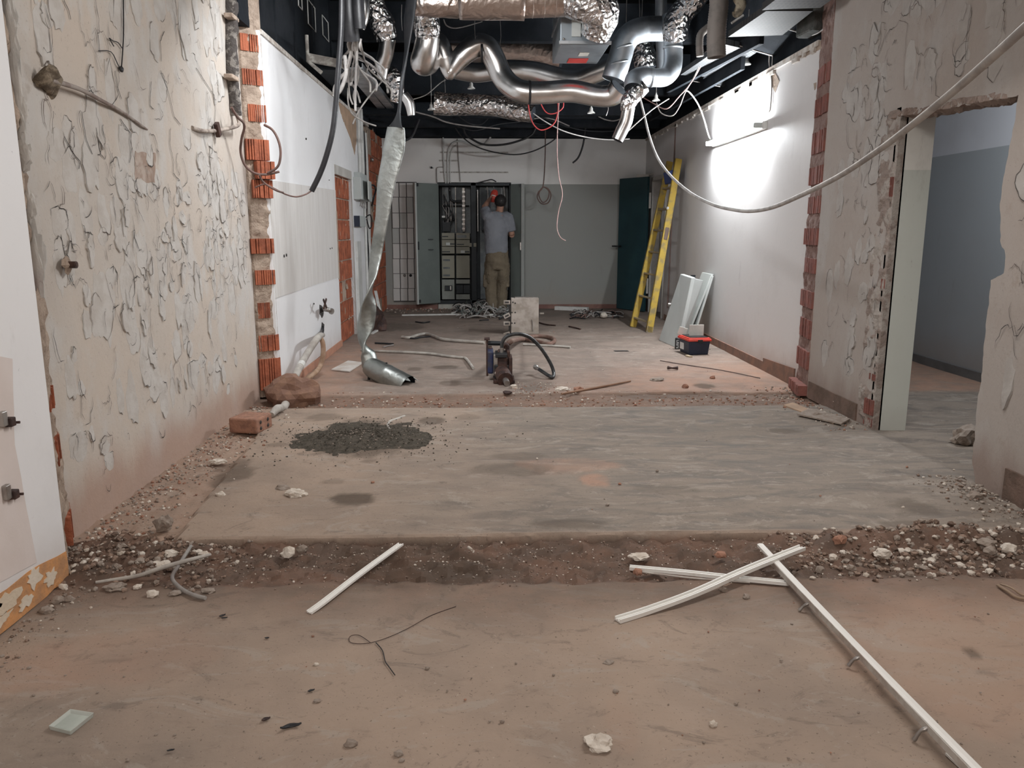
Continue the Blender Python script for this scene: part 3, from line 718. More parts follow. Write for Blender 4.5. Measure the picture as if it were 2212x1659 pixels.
# ---- back wall with niche for the cabinet
nx0, nx1, nz1 = AY(944, 395, YB).x, AY(1104, 395, YB).x, AY(1000, 394, YB).z
w = MB(); w.bb((-2.6, YB, 0), (nx0, YB + .5, ZT)); w.bb((nx1, YB, 0), (3.0, YB + .5, ZT)); w.bb((nx0, YB, nz1), (nx1, YB + .5, ZT)); w.bb((nx0, YB + .48, 0), (nx1, YB + .5, nz1))
for (py, x0, x1) in [(329, 950, 1098), (372, 950, 1098), (347, 948, 990)]:
    a, b2 = AY(x0, py, YB), AY(x1, py, YB); w.bb((a.x, YB - .004, a.z - .012), (b2.x, YB, a.z + .012), 1)
struct('wall_back', w, [TWO, mat('dirty_rail_mark', (.34, .32, .29), .9, 0, (.5, .48, .45), 26, .4, .6)], label='back wall, white above and grey-green below, behind the cabinet')
w = MB(); rr = random.Random(1)
xcols = [846, 862, 878, 893, 903]; rows = [395, 426, 460, 493, 526, 559, 591, 623, 650]
for j in range(8):
    for i in range(4):
        a = AY(xcols[i] + (j // 2), rows[j], YB - .01); b2 = AY(xcols[i + 1] + (j // 2), rows[j + 1], YB - .01)
        w.box(((a.x + b2.x) / 2, YB - .008, (a.z + b2.z) / 2), (b2.x - a.x - .009, .016, a.z - b2.z - .009), None, 1 if (i + j) % 7 == 3 else 0)
a, b2 = AY(844, 393, YB), AY(906, 652, YB); w.bb((a.x, YB - .011, b2.z), (b2.x, YB - .001, a.z), 2)
struct('wall_back_tiles', w, [TILE, TILE2, GROUT], label='white square tiles left of the cabinet on the back wall')
w = MB(); w.bb((-1.65, YB - .02, 0), (nx0 - .02, YB, .07)); w.bb((nx1, YB - .02, 0), (XR, YB, .07)); struct('baseboard_back', w, [TILECL], label='dark red-brown skirting of the back wall')
w = MB(); w.bb((XR - .014, 6.45, 0), (XR, 11.4, .085)); w.prism([V((XR - .016, 6.45, .001)), V((XR - .016, 7.2, .001)), V((XR - .016, 7.2, .12)), V((XR - .016, 6.45, .15))], (.013, 0, 0)); struct('baseboard_right', w, [mat('brown_skirting_right', (.25, .14, .10), .7, 0, (.18, .11, .085), 8)], label='brown skirting along the right wall')
w = MB(); w.bb((XL, Y2B + .1, 0), (XL + .012, ya, .07)); struct('baseboard_left', w, [mat('terracotta_skirting', (.46, .24, .16), .75, 0, (.38, .2, .14), 8)], label='terracotta skirting along the left white wall')
w = MB(); w.bb((XRP - .012, jamb + .2, 0), (XRP + .01, 5.98, .13)); w.bb((XRP - .012, 1.0, 0), (XRP + .01, 3.6, .16)); struct('baseboard_right_near', w, [mat('dark_base_plaster', (.18, .12, .095), .95, 0, (.13, .09, .07), 8, bump=(30, .8))], label='dark bare strip along the foot of the right plaster wall')

# ---- ceilings, plenum
w = MB(); w.bb((-2.6, Y2A, ZC), (3.0, YB + .5, ZC + .1)); struct('ceiling', w, [BLACKC], label='black ceiling slab above the ducts')
w = MB(); w.bb((-2.2, -3, 3.3), (3.0, Y2A - .7, 3.4)); w.bb((-2.2, -3.1, 0), (3.0, -3, 3.4)); struct('ceiling_near', w, [mat('near_ceiling_grey', (.5, .48, .46), .8)], label='grey ceiling of the near room')
w = MB(); w.bb((XL - .14, Y2B - .3, ZT + .01), (XL - .06, YB, ZC)); w.bb((XR + .03, Y2B - .3, ZT + .01), (XR + .2, YB, ZC)); w.bb((-2.4, YB - .0, ZT + .01), (3, YB + .1, ZC))
for y in (6.9, 7.6, 8.4, 9.3, 10.2): w.bb((XL - .07, y, ZT + .02), (XL - .045, y + .02, ZC))
struct('wall_plenum', w, [BLACKP], label='black boards above the white walls')
w = MB()
for (y, z0_, h) in [(10.62, 3.0, .5), (11.3, 2.84, .16), (12.2, 2.79, .14), (12.9, 2.74, .10), (9.3, 3.35, .4)]: w.bb((XL - .05, y, z0_), (XR + .05, y + .12, z0_ + h))
for y in (11.7, 12.55): w.bb((XL, y, 2.85), (XR, y + .05, 2.90))
struct('ceiling_beams', w, [BLACKP], label='black beams crossing under the ceiling near the back wall')

# ================================================================== LAMP ON THE RIGHT WALL
p = AX(1585, 290, XR - .09)
t = thing('tube_lamp', (XR, p.y, p.z - .05), 'lit white tube lamp mounted slightly askew on the right white wall', 'lamp')
ly0, ly1 = AX(1634, 272, XR - .09), AX(1532, 308, XR - .09)
w = MB(); w.bb((XR - .05, ly0.y - .05, p.z - .035), (XR, ly1.y, p.z + .035)); part('housing', w, WHITEPL, t, bevel=.006)
w = MB(); w.cyl((XR - .105, ly0.y, p.z), (XR - .105, ly1.y, p.z), .019, 16); part('glowing_tube', w, GLOW, t, 'glowing white tube')
for y in (ly0.y - .02, ly1.y + .02):
    w = MB(); w.bb((XR - .125, y - .012, p.z - .024), (XR - .04, y + .012, p.z + .024)); part('end_holder', w, LTGREY2, t, bevel=.005)

def polyline(pl, Yf):
    """(px, py[, Y]) list -> points; Yf default depth"""
    out = []
    for q in pl: out.append(AY(q[0], q[1], q[2] if len(q) > 2 else Yf))
    return out
def cable(name, pl, Y, r, m, label, cat='cable', group=None, sub=6, n=7, sag=None):
    w = MB(); w.tube(polyline(pl, Y), r, n, sub=sub); return solo(name, w, m, label, cat, group)

# ================================================================== DUCTS
def duct(name, pl, Y, r, m, label, group=None, wob=0, rib=0, sub=10, n=28, rim=True, cat='duct', cap=False):
    w = MB(); P = polyline(pl, Y); w.tube(P, r, n, cap, sub=sub, wob=wob, rib=rib)
    rl = list(r) if isinstance(r, (list, tuple)) else [r] * len(P)
    w2 = MB()
    for i, (e, k) in enumerate(((P[0], P[1]), (P[-1], P[-2]))):
        if rim: w2.tube([e, e + (e - k).normalized() * -.03], [rl[0 if i == 0 else -1] * .93, rl[0 if i == 0 else -1] * .93], n, True)
    w.add(w2.v, w2.f, 1)
    return solo(name, w, [m, BLACKC], label, cat, group)
GD = 'foil and sheet-metal ducts under the black ceiling'
duct('flexible_duct', [(908, -40, 7.9), (916, 20, 7.95), (922, 60, 8.0), (924, 92, 8.02)], 8, [.11, .125, .13, .10], FOIL, 'crinkled foil sleeve dropping into the smooth duct left of centre', GD, wob=.06, sub=8)
duct('flexible_duct', [(925, 78, 8.02), (919, 112, 8.05), (914, 134, 8.14), (928, 132, 8.4), (941, 95, 8.55), (952, 100, 8.5), (962, 128, 8.5), (970, 158, 8.5), (976, 152, 8.5), (994, 126, 8.5), (1016, 106, 8.5), (1036, 97, 8.5),
      (1054, 104, 8.5), (1068, 128, 8.5), (1082, 160, 8.5), (1104, 186, 8.45), (1134, 199, 8.4), (1180, 200, 8.4), (1235, 197, 8.4), (1290, 207, 8.35), (1322, 206, 8.3), (1338, 190, 8.25)], 8.5,
     [.115, .12, .125, .11, .10, .10, .095, .06, .07, .10, .112, .112, .112, .112, .112, .112, .112, .11, .11, .105, .105, .11], ALU, 'long smooth silver duct sagging in waves across the middle, kinked at its left', GD)
duct('flexible_duct', [(985, 150, 9.3), (1030, 157, 9.3), (1085, 151, 9.2), (1150, 154, 9.1), (1205, 167, 9.0), (1245, 172, 8.9), (1285, 158, 8.8), (1325, 140, 8.7)], 9, .105, ALU, 'second smooth silver duct lying behind and above the long wavy one', GD)
duct('flexible_duct', [(930, 108, 9.95), (1000, 102, 9.95), (1080, 106, 9.9), (1150, 108, 9.85), (1215, 128, 9.8)], 10, .17, FOIL_B, 'thick shadowed foil duct behind the two smooth ducts', GD, wob=.03)
duct('flexible_duct', [(938, 223, 10), (975, 226, 10), (1030, 226, 9.9), (1085, 231, 9.8), (1125, 241, 9.7), (1152, 246, 9.65)], 10, [.135, .13, .12, .12, .115, .09], FOIL_B if False else FOIL, 'loose foil duct piece hanging crosswise below the others, open at both ends', GD, wob=.07)
duct('flexible_duct', [(880, 2, 7.2), (940, 5, 7.2), (992, -4, 7.2)], 7.2, [.10, .12, .16], FOIL_B, 'short wrinkled foil collar left of the big brown duct at the top edge', GD, wob=.07)
duct('main_duct', [(988, -6, 7.2), (1000, -8, 7.2), (1124, -6, 7.2), (1126, -6, 7.2)], 7.2, [.17, .185, .185, .18], FOIL_B, 'big brownish foil-wrapped duct crossing at the top edge of the frame', GD, wob=.02, sub=4, n=36)
w = MB()
P0, P1 = AY(1126, -6, 7.2), AY(1250, -10, 7.2)
w.cyl(P0, P1, .165, 36, cap=False)
for k in range(4):
    q = P0.lerp(P1, .2 + k * .2); w.tube([q - V((.004, 0, 0)), q, q + V((.004, 0, 0))], [.165, .171, .165], 36, False)
solo('spiral_duct', w, FOIL_B, 'ribbed straight duct section between the brown wrap and the foil elbow', 'duct', GD)
duct('flexible_duct', [(1235, -2, 7.2), (1262, 2, 7.1), (1290, 10, 7.1), (1296, 38, 7.2), (1284, 78, 7.3)], 7.1, [.15, .165, .17, .155, .12], FOIL, 'shiny foil elbow coming down onto the grey air unit', GD, wob=.07)
# galvanised elbows on the right
duct('galvanised_elbow', [(1325, 172, 8.3), (1333, 145, 8.3), (1341, 118, 8.3), (1349, 92, 8.3), (1366, 72, 8.3), (1395, 63, 8.35), (1432, 62, 8.4)], 8.3, .118, GALV, 'big galvanised elbow curving over like an arch right of the air unit', GD, sub=6, n=32)
duct('galvanised_elbow', [(1450, 30, 8.2), (1453, 80, 8.2), (1454, 125, 8.2), (1450, 150, 8.15), (1436, 166, 8.1), (1415, 168, 8.0), (1390, 166, 7.95), (1372, 174, 7.9), (1368, 192, 7.85)], 8.1, [.088, .09, .094, .094, .088, .085, .095, .10, .085], GALV, 'galvanised elbow dropping beside the foil sleeve and turning back left', GD, sub=6, n=30)
for (px, py, Y, r, d, lb_) in [(1335, 138, 8.3, .122, (-.24, 0, 1), 'lower raised clamp ring on the big galvanised arch'), (1345, 104, 8.3, .122, (-.3, 0, 1), 'upper raised clamp ring on the big galvanised arch'), (1454, 103, 8.2, .096, (0, 0, 1), 'clamp ring at the top of the right galvanised elbow'), (1408, 167, 7.97, .09, (1, 0, 0), 'clamp ring on the level run under the arch')]:
    c0 = AY(px, py, Y); dd = V(d).normalized() * .012; w = MB(); w.tube([c0 - dd, c0 - dd * .6, c0 + dd * .6, c0 + dd], [r * .95, r * 1.03, r * 1.03, r * .95], 30, False)
    solo('duct_clamp_ring', w, GALV, lb_, 'clamp')
duct('flexible_duct', [(1525, -40, 7.9), (1500, -2, 8.0), (1472, 28, 8.1), (1460, 58, 8.15), (1462, 84, 8.2)], 8, [.10, .11, .12, .13, .12], FOIL, 'crinkled foil sleeve running up to the right out of the galvanised elbow', GD, wob=.1)
duct('flexible_duct', [(1386, 92, 9.3), (1392, 122, 9.3), (1396, 148, 9.3)], 9.3, [.12, .13, .12], FOIL, 'short hanging foil sleeve seen inside the galvanised arch', GD, wob=.1)
duct('galvanised_pipe', [(1428, -10, 8.9), (1428, 60, 8.9), (1432, 148, 8.9)], 8.9, .062, GALV, 'thin galvanised riser between the arch and the right elbow', GD)
duct('flexible_duct', [(1392, 186, 7.85), (1370, 204, 7.85), (1358, 222, 7.85), (1356, 240, 7.85)], 7.85, [.07, .075, .078, .065], FOIL, 'narrow foil joint below the galvanised elbows', GD, wob=.08)
duct('flexible_duct', [(1357, 236, 7.85), (1352, 262, 7.85), (1342, 284, 7.85), (1333, 303, 7.85)], 7.85, [.062, .062, .062, .058], ALU, 'narrow smooth duct end hanging lowest on the right with a torn mouth', GD)
# left group
duct('flexible_duct', [(776, -30, 7.6), (786, 10, 7.6), (784, 40, 7.6), (778, 62, 7.6)], 7.6, [.055, .055, .05, .04], ALU, 'slim smooth duct disappearing behind the black sleeve at the top left', GD)
duct('flexible_duct', [(798, -30, 8.2), (810, 20, 8.2), (826, 52, 8.25), (836, 84, 8.3)], 8.2, [.10, .11, .125, .10], FOIL, 'crinkled foil sleeve at the top left above the cable bunch', GD, wob=.1)
duct('flexible_duct', [(838, 82, 8.3), (833, 116, 8.35), (826, 142, 8.4), (827, 172, 8.4)], 8.3, [.078, .078, .075, .035], ALU, 'smooth duct below the left foil sleeve pinched at its lower end', GD)
duct('flexible_duct', [(800, 150, 9.4), (845, 165, 9.4), (857, 190, 9.4), (853, 222, 9.4)], 9.4, [.08, .10, .085, .05], FOIL, 'crumpled foil stub behind the twisted metal strip', GD, wob=.16)
duct('flexible_duct', [(872, 205, 8.8), (884, 222, 8.8), (889, 250, 8.8)], 8.8, [.05, .055, .04], ALU, 'small smooth duct stub right of the twisted metal strip', GD)

# air unit
t = thing('air_unit', AY(1262, 138, 8.0), 'grey steel air unit box with a red label, under the ceiling', 'air unit')
a, b2, c2, d2 = AY(1210, 95, 7.4), AY(1318, 95, 7.4), AY(1300, 138, 8.3), AY(1200, 138, 8.3)
zb = F(1262, 95, a.z).z; far_ = F(1262, 138, zb)
x0, x1 = a.x, b2.x; yA, yB = a.y, far_.y
w = MB(); w.bb((x0, yA, zb), (x1, yB, zb + .52)); part('casing', w, UNIT, t, bevel=.008)
w = MB(); w.bb((x0 - .01, yA - .012, zb + .0), (x1 + .01, yA + .02, zb + .025)); w.bb((x0 - .012, yA, zb + .24), (x0, yB, zb + .27)); part('flange', w, GREYM, t)
w = MB(); w.bb((x0 + .10, yA - .016, zb + .06), (x0 + .18, yA, zb + .20)); part('type_plate', w, LTGREY2, t, 'pale rectangular plate')
la = F(1228, 128, zb); lb = F(1274, 122, zb)
w = MB(); w.bb((la.x, la.y - .05, zb - .004), (lb.x, la.y + .16, zb)); part('warning_label', w, TAPE_R, t, 'red printed label')
w = MB(); la2 = F(1250, 118, zb); w.bb((la2.x, la2.y - .10, zb - .004), (la2.x + .09, la2.y + .05, zb)); part('paper_label', w, PAPER, t, 'small white label')
for (dx, dz) in ((.03, .04), (x1 - x0 - .04, .04), (.03, .3), (x1 - x0 - .04, .3)):
    w = MB(); w.lathe((x0 + dx, yA - .014, zb + dz), [(0, .006), (.009, .004), (.01, 0)], 8, 0, (0, -1, 0)); part('bolt', w, STEEL, t)

# hanger rods and cups
w0 = None; k = 0
cups = [(932, 186, 238, 9.9), (1018, 172, 192, 9.9), (1277, 222, 245, 9.9), (1417, 205, 218, 9.6), (1612, 118, 140, 8.0)]
names_ = ['left of the loose foil duct', 'just above the loose foil duct', 'right of the middle under the wavy duct', 'near the galvanised elbows, dim', 'under the perforated tray on the right']
for (px, ya_, yb_, Y), nm in zip(cups, names_):
    c0 = AY(px, yb_, Y)
    if w0 is None:
        w0 = thing('ceiling_hook_cup', c0, '', 'hanger')
        w = MB(); w.lathe(c0, [(.045, 0), (.047, .006), (.022, .03), (.02, .06), (.008, .075), (.008, .09), (0, .09)], 14); part('cup', w, WHITEPL, w0)
        w = MB(); w.cyl(c0 + V((0, 0, .08)), c0 + V((0, 0, .5)), .005, 6); part('rod', w, STEEL, w0); o = w0
    else: o = copy_tree(w0); o.location = c0
    tag(o, 'small white cone hanger on a rod, ' + nm, 'hanger', 'white cone hangers below the ceiling')
for i, (px, ya_, yb_, Y, lb_) in enumerate([(1026, 38, 84, 8.4, 'thin suspension wire holding the kink of the wavy duct'), (1080, 40, 118, 9.0, 'thin suspension wire right of the duct kink'), (1354, -20, 92, 8.3, 'left of the wires holding the galvanised arch'),
        (1380, -20, 66, 8.4, 'middle one of the wires holding the galvanised arch'), (1388, -20, 60, 8.5, 'right one of the wires holding the galvanised arch'), (1312, 222, 250, 9.0, 'short wire end under the right end of the wavy duct'),
        (868, 10, 66, 8.6, 'wire hanging free right of the left foil sleeve'), (960, 170, 232, 10.5, 'wire hanging in the dark above the loose foil duct'), (1208, 40, 70, 7.8, 'wire left of the air unit')]):
    cable('suspension_wire', [(px, ya_), (px + (2 if i % 2 else -1), (ya_ + yb_) / 2), (px + (-3 if i % 3 else 1), yb_)], Y, .004, STEEL, lb_, 'wire', sub=2, n=5)
for (px, py, Y, r, lb_) in [(1041, 108, 8.5, .117, 'thin black strap round the crest of the wavy duct'), (1213, 172, 8.98, .109, 'dark strap round the upper smooth duct'), (1144, 200, 8.4, .116, 'thin wire strap round the lower smooth duct')]:
    c0 = AY(px, py, Y); w = MB(); dd = V((.012, 0, 0)); w.tube([c0 - dd, c0 + dd], r, 26, False); solo('duct_strap', w, BLACK, lb_, 'strap')

# ================================================================== RIGHT TOP: perforated trays, corrugated pieces, black flaps
zt_ = 2.92
DULL = mat('dull_dark_steel', (.022, .025, .028), .85, 0, (.035, .038, .04), 4, spec=.2)
def tray(name, px, z, m, label, h=.05):
    P = [F(*q, z) for q in px]; w = MB(); w.prism(P, (0, 0, h), 0); return solo(name, w, m, label, 'ceiling tray')
tray('perforated_tray', [(1470, 162), (1566, 96), (1636, 112), (1552, 168)], 2.92, PERF, 'bright perforated metal tray hanging behind the black flap on the right')
tray('perforated_tray', [(1573, 80), (1655, 24), (1756, 24), (1690, 76)], 2.90, PERF2, 'dusty perforated tray above the black flap on the right')
tray('perforated_tray', [(1646, 22), (1690, -12), (1812, -12), (1772, 17), (1690, 20)], 2.88, PERF2, 'nearest perforated tray cut by the top edge on the right')
w = MB(); P = [AY(1571, 80, 7.6), AY(1690, 74, 7.2), AY(1800, 0, 6.6), AY(1778, 92, 6.9), AY(1668, 120, 7.5), AY(1572, 92, 7.7)]
w.prism([P[0], P[1], P[4], P[5]], (0, .04, 0)); w.prism([P[1], P[2], P[3], P[4]], (0, .05, 0)); solo('black_ceiling_flap', w, BLACKP, 'black sheet flap hanging below the perforated trays at the right', 'panel')
w = MB(); P = [AY(1571, 91, 7.58), AY(1669, 120, 7.45)]; w.cyl(P[0], P[1], .006, 6); w.cyl(P[1], P[1] + V((0, 0, -.09)), .005, 6); solo('bright_edge_rail', w, STEEL, 'thin bright rail along the lower edge of the black flap', 'rail')
w = MB(); P = [AY(1430, 163, 9.6), AY(1472, 163, 9.6), AY(1570, 186, 9.0), AY(1571, 172, 9.0), AY(1556, 166, 9.1)]
w.prism([AY(1472, 161, 9.3), AY(1556, 186, 9.1), AY(1571, 186, 9.0), AY(1571, 168, 9.0), AY(1556, 165, 9.1)], (0, .05, 0)); solo('hanging_steel_angle', w, DULL, 'dull steel angle under the bright perforated tray', 'bracket')
w = MB(); w.cyl(AY(1553, 184, 9.05), AY(1556, 150, 9.05), .008, 6); w.cyl(AY(1474, 170, 9.25), AY(1556, 187, 9.1), .006, 6); solo('bent_bright_rod', w, STEEL, 'thin bright rod bent along the dull steel angle', 'rod')
w = MB(); P = polyline([(1552, -40, 6.9), (1553, 10, 6.9), (1549, 50, 6.9), (1547, 90, 6.9), (1548, 124, 6.9)], 6.9)
w.tube(P, .075, 24, False, sub=14, rib=.05); w.tube(P[::-1], .066, 24, False, sub=4); solo('corrugated_sleeve', w, RIBBR, 'thick brown-grey corrugated sleeve hanging with an open end, right of centre top', 'sleeve')
w = MB(); w.tube(polyline([(1546, 48, 7.6), (1526, 62, 7.6), (1513, 76, 7.6), (1511, 100, 7.6), (1512, 122, 7.6)], 7.6), .032, 14, True, sub=10, rib=.08); solo('corrugated_sleeve', w, RIBBR, 'thin bent corrugated tube left of the thick corrugated sleeve', 'sleeve')
w = MB(); w.cyl(AY(1580, 50, 6.9), AY(1606, 33, 6.9), .010, 8); solo('short_white_rod', w, WHITEPL, 'short white rod right of the corrugated sleeve', 'rod')
w = MB(); w.tube(polyline([(1590, -20, 6.9), (1600, 8, 6.9), (1590, 30, 6.9), (1582, 26, 6.9)], 6.9), [.05, .045, .03, .004], 9, wob=.4, sub=5, flat=.4); solo('torn_insulation', w, mat('cream_insulation', (.50, .44, .33), .9, 0, (.2, .17, .13), 20, bump=(20, .8)), 'torn cream insulation beside the corrugated sleeve', 'insulation')
w = MB(); P = AY(1786, 12, 6.45); w.box(P + V((0, .1, -.02)), (.26, .3, .34), Matrix.Rotation(.1, 3, 'Z')); solo('dark_hanging_rag', w, mat('dark_rag', (.05, .055, .05), .9, 0, (.08, .08, .075), 8, bump=(9, .8, .03)), 'dark grey-green box hanging at the top right corner of the far room', 'box', bevel=.02)
w = MB()
for a_, b_ in [((1440, 200, 9.5), (1640, 95, 7.2)), ((1400, 262, 11.5), (1600, 150, 7.9))]:
    A, B = AY(*a_), AY(*b_); w.prism([A, B, B + V((0, 0, .12)), A + V((0, 0, .12))], (.04, 0, 0))
solo('black_side_rail', w, BLACKP, 'black rails running back along the right side of the ceiling', 'rail')

# ================================================================== LEFT TOP: trays, sleeve, cables
w = MB(); w.tube(polyline([(752, -40, 6.7), (754, 20, 6.7), (757, 60, 6.72), (760, 88, 6.75)], 6.7), [.07, .066, .062, .066], 18, True, sub=5, wob=.04); solo('black_cable_sleeve', w, BLACK, 'thick black rubber sleeve from which the grey cables spill', 'sleeve')
w = MB(); w.tube(polyline([(772, -40, 6.6), (775, 20, 6.6), (778, 62, 6.62)], 6.6), .045, 12, True, sub=4); solo('black_cable_sleeve', w, BLACK, 'slimmer black sleeve right of the thick one', 'sleeve')
w = MB()
for dx in (0, 20):
    A, B = AY(752 + dx, 148, 8.2), AY(828 + dx, 240, 11.6)
    u = V((.045, 0, 0)); w.prism([A - u, A + u, B + u, B - u], (0, 0, .012)); w.prism([A - u, A - u + V((0, 0, .05)), B - u + V((0, 0, .05)), B - u], (-.006, 0, 0)); w.prism([A + u, A + u + V((0, 0, .05)), B + u + V((0, 0, .05)), B + u], (.006, 0, 0))
    A, B = A, B
solo('cable_channel', w, GREYM, 'pair of parallel grey cable channels receding above the left wall', 'cable channel')
w = MB(); A, B = AY(665, 132, 7.6), AY(740, 146, 7.7); w.prism([A, B, B + V((0, 0, .07)), A + V((0, 0, .07))], (0, .06, 0)); w.tube([A + V((0, 0, .22)), A, A + V((.12, 0, -.10))], .018, 6); solo('broken_ledge_strip', w, mat('chalky_strip', (.48, .46, .42), .85, 0, (.22, .2, .18), 14, .35, .6), 'chalky broken ledge strip under the black boards on the left', 'strip')
w = MB(); A, B, C_, D_ = AY(681, 150, 7.75), AY(738, 152, 7.8), AY(778, 236, 10.8), AY(726, 196, 9.2)
w.prism([A, B, C_, D_], (0, 0, .06)); solo('black_flat_board', w, BLACKP, 'flat black board lying over the top of the left white wall', 'board')
Xb = XL - .055
w0 = None
for (px, py, wd_, hg, lb_) in [(672, 34, 14, 30, 'bent white clip outline on the black boards, higher one'), (702, 62, 13, 26, 'rectangular white clip outline on the black boards, lower one'), (647, 2, 6, 16, 'white clip cut by the top edge on the black boards')]:
    c0 = AX(px, py, Xb); s_ = .0042
    w = MB(); dy, dz = wd_ * .012, hg * s_ * .9
    w.tube([c0 + V((.005, -dy, -dz)), c0 + V((.005, dy, -dz)), c0 + V((.005, dy, dz)), c0 + V((.005, -dy, dz)), c0 + V((.005, -dy, -dz))], .006, 6, False); solo('wall_clip', w, WHITEPL, lb_, 'clip')
rr = random.Random(12); gcab = 'grey cables spilling from the black sleeve'
ends = [(735, 196, 7.1), (722, 208, 6.9), (762, 226, 7.2), (770, 228, 7.3), (778, 222, 7.4), (757, 185, 7.2), (812, 196, 7.6), (826, 172, 7.7), (818, 168, 7.9), (800, 200, 7.3), (790, 160, 7.6), (748, 178, 7.1), (768, 240, 7.2), (838, 200, 7.8), (845, 212, 7.8)]
for i, (ex, ey, eY) in enumerate(ends):
    sx = rr.uniform(746, 782); mx = (sx + ex) / 2 + rr.uniform(-16, 12); my = (88 + ey) / 2 + rr.uniform(-8, 14)
    pl = [(sx, 84, 6.75), (sx + rr.uniform(-4, 6), 108, 6.85), (mx, my, (6.9 + eY) / 2), (ex + rr.uniform(-8, 8), ey - 22, eY), (ex, ey, eY)]
    w = MB(); w.tube(polyline(pl, 7), rr.choice([.0075, .009, .011]), 7, sub=5)
    solo('grey_cable', w, rr.choice([CABLE_G, CABLE_W, CABLE_G]), 'grey cable in the loose bunch below the black sleeves', 'cable', gcab)
cable('grey_cable', [(745, 120, 6.9), (748, 150, 6.9), (745, 170, 6.9), (735, 195, 6.9), (721, 209, 6.9)], 6.9, .017, CABLE_W, 'thicker pale cable curving left out of the bunch to a cut end')
cable('grey_cable', [(752, 190, 7.2), (752, 220, 7.2), (760, 245, 7.3), (785, 262, 7.4), (812, 272, 7.5)], 7.2, .007, CABLE_G, 'thin cable sagging from the bunch to behind the metal strip')
cable('grey_cable', [(830, 170, 7.8), (800, 205, 7.5), (775, 240, 7.4), (762, 268, 7.3)], 7.4, .007, CABLE_G, 'thin cable running down left across the channels')
w = MB(); w.tube(polyline([(738, -40, 6.3), (737, 60, 6.3), (731, 150, 6.3), (725, 230, 6.3), (718, 286, 6.3), (704, 340, 6.3), (690, 378, 6.3), (673, 413, 6.3)], 6.3), .021, 12, sub=6); solo('black_hose', w, BLACK, 'long straight-cut black hose hanging in front of the left white wall', 'hose')
cable('brown_cable', [(673, 412, 6.3), (660, 420, 6.25), (640, 425, 6.2), (618, 420, 6.15), (592, 407, 6.1), (572, 398, 6.08), (551, 405, 6.05)], 6.1, .006, CABLE_B, 'thin brown cable linking the black hose end to the brick edge')
# cable loops on the brick edge
cable('brown_cable', [(500, 232, 5.6), (512, 252, 5.65), (528, 270, 5.7), (522, 300, 5.75), (520, 330, 5.8), (530, 358, 5.82), (550, 374, 5.85), (575, 377, 5.9), (603, 371, 5.95)], 5.8, .009, CABLE_B, 'brown cable dropping from the wall chase and looping onto the bricks')
cable('brown_cable', [(571, 270, 5.95), (588, 280, 5.92), (600, 300, 5.9), (606, 325, 5.9), (604, 350, 5.9), (596, 364, 5.9), (578, 374, 5.9)], 5.9, .009, CABLE_B, 'brown cable bulging out in a half loop right of the brick edge')
cable('brown_cable', [(560, 378, 5.85), (566, 390, 5.88), (580, 402, 5.9), (598, 412, 5.95), (612, 416, 6.0)], 5.9, .007, CABLE_B, 'short brown cable end under the half loop')

# ================================================================== TWISTED METAL STRIP WITH TUBE END
t = thing('twisted_duct_strip', AY(800, 845, 6.9), 'crushed and twisted grey sheet-metal duct hanging from the ceiling nearly to the floor', 'duct')
w = MB()
pl = [(893, -30, 7.0), (884, 40, 7.0), (878, 110, 7.0), (868, 180, 7.0), (862, 240, 7.0), (855, 275, 7.0), (851, 320, 7.0), (834, 400, 7.0), (825, 470, 7.0), (813, 545, 7.0), (805, 595, 6.95), (799, 632, 6.9), (797, 662, 6.9), (790, 702, 6.9), (783, 738, 6.88), (795, 765, 6.86), (800, 792, 6.84)]
wd_ = [11, 15, 13, 15, 15, 21, 23, 19, 15, 14, 14, 16, 17, 18, 14, 18, 17]
tws = [0.1, .5, 1.0, 1.4, 1.2, .5, .2, .2, .3, .4, .8, 1.7, 2.6, 3.2, 4.1, 5.6, 6.2]
w.tube(polyline(pl[:6], 7), [x / 240 for x in wd_[:6]], 14, True, sub=8, flat=[.25] * 6, twist=[q + .2 for q in tws[:6]], mi=1)
w.tube(polyline(pl[5:], 7), [x / 240 for x in wd_[5:]], 18, True, sub=10, flat=[.22, .2, .2, .25, .3, .3, .3, .3, .3, .35, .5, .8], twist=tws[5:])
part('strip', w, [BAND, BLACKM], t)
w = MB(); A, B = AY(796, 790, 6.84), AY(880, 836, 6.62); d = (B - A).normalized()
w.tube([A, A + d * .04, A + d * .2, A + d * .21, A + d * .22, B], [.075, .088, .098, .102, .098, .102], 26, False)
w.tube([B, A + d * .05], [.098, .086], 26, False, 1)
bend = w.v
part('tube_end', w, [BAND, BLACKC], t, 'round open tube end')
for k in range(5):
    w = MB(); a_ = k * 1.25; c0 = B + V((0, 0, 0)); u = d.orthogonal().normalized(); q = d.cross(u)
    p0 = B + (u * math.cos(a_) + q * math.sin(a_)) * .10; p1 = B + (u * math.cos(a_ + .35) + q * math.sin(a_ + .35)) * .10
    w.prism([p0, p1, (p0 + p1) / 2 + d * .045], d.cross(p1 - p0).normalized() * .003); part('torn_tab', w, BAND, t)
w = MB(); c0 = AY(797, 812, 6.84); w.tube([c0, c0 + V((0, 0, -.07)), c0 + V((.03, -.01, -.10)), c0 + V((.06, 0, -.05))], .012, 6, flat=.4, wob=.2, sub=3); w.tube([c0, c0 + V((.005, 0, -.14))], .008, 5, flat=.4); w.tube(polyline([(806, 800, 6.8), (818, 797, 6.75), (832, 792, 6.75), (835, 783, 6.75)], 6.8), .008, 6, sub=3); part('hanging_wire_scrap', w, BLACKM, t)

